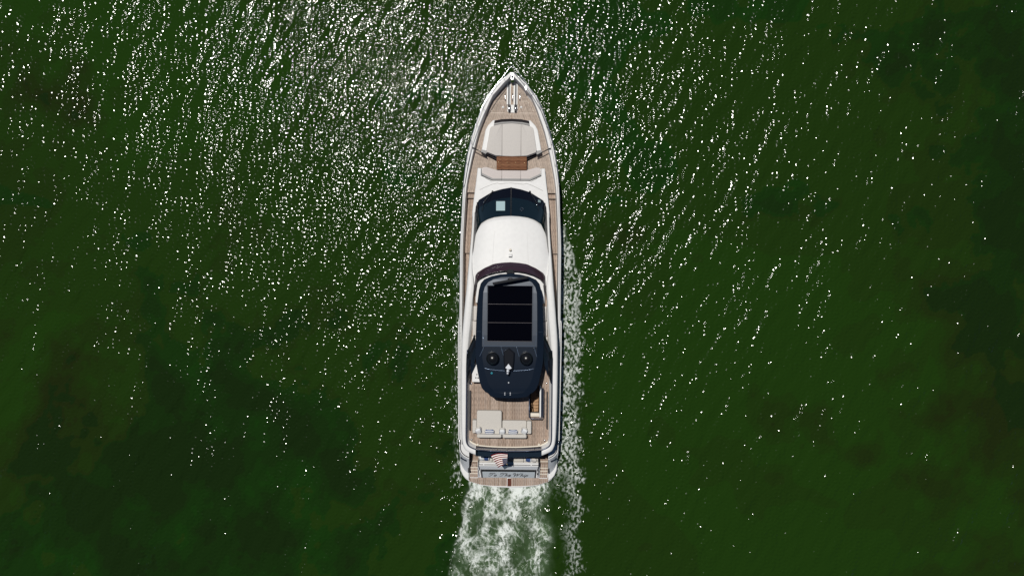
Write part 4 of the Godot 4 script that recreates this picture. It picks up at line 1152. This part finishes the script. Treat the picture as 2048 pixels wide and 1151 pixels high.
func build_cockpit_lounge():
	var t := thing("cockpit_sofa", "ivory cockpit sofa in four sections below the stern overhang", "sofa", Vector3(0, 1.15, 12.0))
	slab("frame", rect(-2.1, 11.5, 2.1, 12.2), 1.15, 1.36, M.gelcoat, t, 0.0)
	for q in [[-61.0, -33.0], [-32.5, 4.5], [5.0, 29.5], [30.0, 61.5]]:
		slab("seat", rect(q[0] * 0.0351, 11.45, q[1] * 0.0351, 12.142, 0.04), 1.36, 1.58, M.cushion_cream, t, 0.04, true, 3)
		slab("backrest", rect(q[0] * 0.0351, 12.112, q[1] * 0.0351, 12.245, 0.035), 1.4, 1.76, M.cushion_cream, t, 0.04, true, 3)
	var lean := Basis(Vector3.RIGHT, 0.8)
	var g := "pillows on the cockpit sofa"
	for q in [[964, 915.5, "white pillow at the port end of the cockpit sofa", "white_cloth", 0.3], [973.5, 915.5, "navy and white pillow beside the white one on the cockpit sofa", "blue_cloth", 0.0], [1057, 918, "navy and white pillow on the starboard part of the cockpit sofa", "blue_cloth", -0.2], [1067.5, 918.5, "cream pillow at the starboard end of the cockpit sofa", "cushion", -0.4]]:
		var c := Vector3((q[0] - 1020.5) * 0.0351 + 0.11, 1.78, (q[1] - 575.5) * 0.0351)
		throw_pillow(q[2], c, Vector3(0.2, 0.1, 0.22), Basis(Vector3.UP, q[4]) * lean, M[q[3]], M.white_cloth, g, [[0.55, 0.95]] if q[3] == "blue_cloth" else [])

func flag_picture() -> ImageTexture:
	var im := Image.create(380, 200, false, Image.FORMAT_RGB8)
	for k in 13:
		var y0 := int(round(k * 200.0 / 13)); var y1 := int(round((k + 1) * 200.0 / 13))
		im.fill_rect(Rect2i(0, y0, 380, y1 - y0), Color(0.44, 0.035, 0.07) if k % 2 == 0 else Color(0.93, 0.92, 0.9))
	im.fill_rect(Rect2i(0, 0, 152, 108), Color(0.07, 0.085, 0.25))
	for r in 9:
		for c in (6 if r % 2 == 0 else 5):
			var cx := 12.7 + c * 25.3 + (0.0 if r % 2 == 0 else 12.7); var cy := 10.8 + r * 10.8
			for dy in range(-5, 6):
				for dx in range(-5, 6):
					var a := atan2(float(dx), float(-dy)); var rad := sqrt(dx * dx + dy * dy)
					var w: float = absf(fposmod(a + PI / 5, TAU / 5) - PI / 5)
					if rad < lerpf(5.0, 2.0, w / (PI / 5)): im.set_pixel(int(cx) + dx, int(cy) + dy, Color(0.93, 0.92, 0.9))
	return ImageTexture.create_from_image(im)

func build_flag():
	var base: Vector3 = Vector3(-0.035, 4.2, 10.978)
	var t := thing("ensign_flag", "American flag flying to port from a short raked staff over the stern", "flag", base)
	var hb: Vector3 = Vector3(-0.071, 4.32, 11); var ht: Vector3 = Vector3(-0.093, 4.62, 11.557)
	pipe("staff", [base - Vector3(0, 0.05, 0), hb, ht, ht + (ht - hb) * 0.12], 0.016, M.steel, t)
	lathe("staff_knob", ht + (ht - hb) * 0.12, [Vector2(0, -0.03), Vector2(0.028, 0), Vector2(0, 0.03)], M.brass, t, 8)
	var fb: Vector3 = Vector3(-1.189, 4.25, 11.193); var ft: Vector3 = Vector3(-0.702, 4.15, 11.978)
	var st := begin(0)
	var nx := 40; var ny := 16
	var P := func(i: int, j: int) -> Vector3:
		var u := float(i) / nx; var v := float(j) / ny
		var p := ht.lerp(hb, v).lerp(ft.lerp(fb, v), u)
		p.y += 0.055 * sin(u * 9.0 + v * 1.8) * (0.3 + u) - 0.1 * v * u + 0.03 * sin(u * 4.0 - v * 5.0)
		p.z += 0.05 * sin(u * 5.5 + 0.6) * u - 0.10 * sin(PI * u) * v
		return p
	for j in ny:
		for i in nx:
			for c in [[0, 0], [1, 0], [0, 1], [1, 0], [1, 1], [0, 1]]:
				st.set_uv(Vector2(float(i + c[0]) / nx, float(j + c[1]) / ny)); st.add_vertex(P.call(i + c[0], j + c[1]) - off)
	obj("cloth", st, M.flag_cloth, t)

func build_yacht():
	var y := thing("motor_yacht", "long white motor yacht with teak decks and dark hardtop under way", "yacht")
	build_hull(y)
	build_decks(y)
	build_bow_gear(y)
	build_house(y)
	build_fly(y)
	build_stairs(y)
	build_hardtop(y)
	build_stern(y)
	build_foredeck_lounge(y)

func materials():
	var streak := noise_tex(2, 0.03, 0.62, 1.12, 4, Color(1.0, 0.95, 0.9))
	var soft := noise_tex(6, 0.02, 0.975, 1.01)
	var weave := noise_tex(12, 0.06, 0.9, 1.05)
	var tones := [Color(0.47, 0.37, 0.305), Color(0.385, 0.30, 0.245), Color(0.52, 0.42, 0.355), Color(0.43, 0.345, 0.29), Color(0.455, 0.35, 0.285)]
	for i in 5: grain(mat("teak_%d" % i, tones[i], 0.75, 0.0, 0.25), streak, Vector3(4.3 + i * 0.3, 3.0, 0.35))
	for i in 5: grain(mat("pale_teak_%d" % i, (tones[i] as Color).lerp(Color(0.60, 0.53, 0.47), 0.5), 0.75, 0.0, 0.25), streak, Vector3(4.3 + i * 0.3, 3.0, 0.35))
	for i in 3: grain(mat("varnish_%d" % i, [Color(0.25, 0.115, 0.06), Color(0.29, 0.14, 0.075), Color(0.22, 0.095, 0.048)][i], 0.6, 0.0, 0.2), streak, Vector3(0.4, 3.0, 4.5))
	grain(mat("mahogany", Color(0.13, 0.03, 0.012), 0.35), streak, Vector3(4, 3, 0.5))
	mat("dark_wood", Color(0.03, 0.015, 0.008), 0.5)
	mat("caulk", Color(0.52, 0.44, 0.37), 0.8)
	mat("pale_caulk", Color(0.62, 0.54, 0.46), 0.6)
	grain(mat("gelcoat", Color(0.715, 0.715, 0.71), 0.42, 0.0, 0.3), soft, Vector3(0.5, 0.5, 0.5))
	grain(mat("ivory", Color(0.70, 0.64, 0.54), 0.45), soft, Vector3(0.8, 0.8, 0.8))
	mat("silver", Color(0.70, 0.715, 0.75), 0.4)
	mat("silver_blue", Color(0.60, 0.65, 0.69), 0.4)
	mat("steel", Color(0.62, 0.64, 0.67), 0.18, 1.0)
	mat("pale_steel", Color(0.60, 0.62, 0.66), 0.35, 0.3)
	mat("bar_metal", Color(0.11, 0.10, 0.11), 0.4, 0.3)
	mat("navy_steel", Color(0.045, 0.06, 0.10), 0.25, 0.4)
	mat("brass", Color(0.75, 0.55, 0.3), 0.3, 0.9)
	grain(mat("cushion", Color(0.59, 0.56, 0.53), 0.9, 0.0, 0.2), weave, Vector3(1.5, 1.5, 1.5))
	grain(mat("cushion_pink", Color(0.60, 0.55, 0.53), 0.9, 0.0, 0.2), weave, Vector3(1.5, 1.5, 1.5))
	grain(mat("cushion_cream", Color(0.58, 0.555, 0.515), 0.9, 0.0, 0.2), weave, Vector3(2, 2, 2))
	var crease := NoiseTexture2D.new(); var cn := FastNoiseLite.new(); cn.seed = 51; cn.frequency = 0.012; cn.fractal_octaves = 4
	crease.width = 256; crease.height = 256; crease.seamless = true; crease.as_normal_map = true; crease.bump_strength = 9.0; crease.noise = cn
	for n in ["cushion", "cushion_pink", "cushion_cream"]:
		M[n].normal_enabled = true; M[n].normal_texture = crease; M[n].normal_scale = 0.5
	grain(mat("grey_fabric", Color(0.36, 0.355, 0.35), 0.9, 0.0, 0.2), weave, Vector3(2, 2, 2))
	mat("dark_fabric", Color(0.022, 0.020, 0.022), 0.8, 0.0, 0.2)
	mat("taupe", Color(0.12, 0.10, 0.085), 0.8)
	mat("white_cloth", Color(0.72, 0.73, 0.74), 0.9, 0.0, 0.2)
	mat("blue_cloth", Color(0.045, 0.085, 0.22), 0.85, 0.0, 0.2)
	mat("black_gloss", Color(0.008, 0.009, 0.012), 0.18)
	mat("dome_black", Color(0.006, 0.0065, 0.008), 0.28)
	mat("dark_trim", Color(0.015, 0.015, 0.018), 0.5)
	grain(mat("stair_teak", Color(0.50, 0.30, 0.15), 0.5), streak, Vector3(0.5, 3, 4))
	mat("faint_seam", Color(0.55, 0.55, 0.54), 0.6)
	mat("ink", Color(0.035, 0.04, 0.05), 0.4)
	mat("seam", Color(0.33, 0.32, 0.30), 0.6)
	mat("seam_blue", Color(0.16, 0.22, 0.32), 0.25, 0.5)
	mat("black_glass", Color(0.0015, 0.0015, 0.003), 0.04, 0.0, 0.35)
	mat("band_glass", Color(0.004, 0.005, 0.010), 0.05)
	mat("screen_glass", Color(0.006, 0.014, 0.022), 0.05)
	mat("smoked", Color(0.035, 0.017, 0.026), 0.12)
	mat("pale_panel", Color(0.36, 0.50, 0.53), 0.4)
	mat("turquoise", Color(0.03, 0.35, 0.45), 0.4)
	grain(mat("navy_paint", Color(0.0075, 0.0135, 0.025), 0.28, 0.1), soft, Vector3(0.7, 0.7, 0.7))
	grain(mat("navy_satin", Color(0.028, 0.040, 0.060), 0.36, 0.2), soft, Vector3(0.7, 0.7, 0.7))
	mat("navy_gloss", Color(0.008, 0.016, 0.028), 0.2)
	var gg := mat("grey_glass", Color(0.20, 0.205, 0.25, 1.0), 0.1); gg.transparency = BaseMaterial3D.TRANSPARENCY_ALPHA; gg.albedo_color.a = 0.8
	var fc := mat("flag_cloth", Color(1, 1, 1), 0.85, 0.0, 0.2); fc.albedo_texture = flag_picture(); fc.backlight_enabled = true; fc.backlight = Color(0.1, 0.1, 0.1); fc.texture_repeat = false

func _ready():
	var cam := Camera3D.new(); cam.name = "camera"; cam.fov = 44.08; cam.near = 0.5; cam.far = 9000.0
	cam.position = Vector3(0, 51.5, 0); cam.rotation_degrees = Vector3(-90, 0, 0); add_child(cam)
	var env := Environment.new(); env.background_mode = Environment.BG_SKY
	env.tonemap_mode = Environment.TONE_MAPPER_LINEAR; env.tonemap_exposure = 1.0
	env.sdfgi_enabled = true; env.ssao_enabled = true; env.ssil_enabled = true
	var sm := ProceduralSkyMaterial.new()
	sm.sky_top_color = Color(0.08, 0.155, 0.26); sm.sky_horizon_color = Color(0.52, 0.62, 0.72); sm.sky_curve = 0.12
	sm.ground_bottom_color = Color(0.05, 0.09, 0.05); sm.ground_horizon_color = Color(0.3, 0.36, 0.4)
	sm.sun_angle_max = 0.0
	var sky := Sky.new(); sky.sky_material = sm; env.sky = sky
	var we := WorldEnvironment.new(); we.name = "world"; we.environment = env; add_child(we)
	var sun := DirectionalLight3D.new(); sun.name = "sun"; sun.light_energy = 1.12; sun.light_color = Color(1.0, 0.985, 0.96)
	sun.light_angular_distance = 0.5; sun.shadow_enabled = true; add_child(sun)
	sun.look_at_from_position(Vector3(-0.145, 1.0, -0.295) * 100.0, Vector3.ZERO, Vector3.FORWARD)
	rng.seed = 7
	materials()

	var sea := StandardMaterial3D.new(); sea.resource_name = "sea_water"
	sea.vertex_color_use_as_albedo = true; sea.roughness = 0.10; sea.metallic_specular = 0.27
	sea.normal_enabled = true; sea.normal_texture = ripple_map(); sea.normal_scale = 1.0
	build_water(sea)
	build_yacht()
	build_fly_lounge()
	build_cockpit_lounge()
	build_flag()
	build_foam()
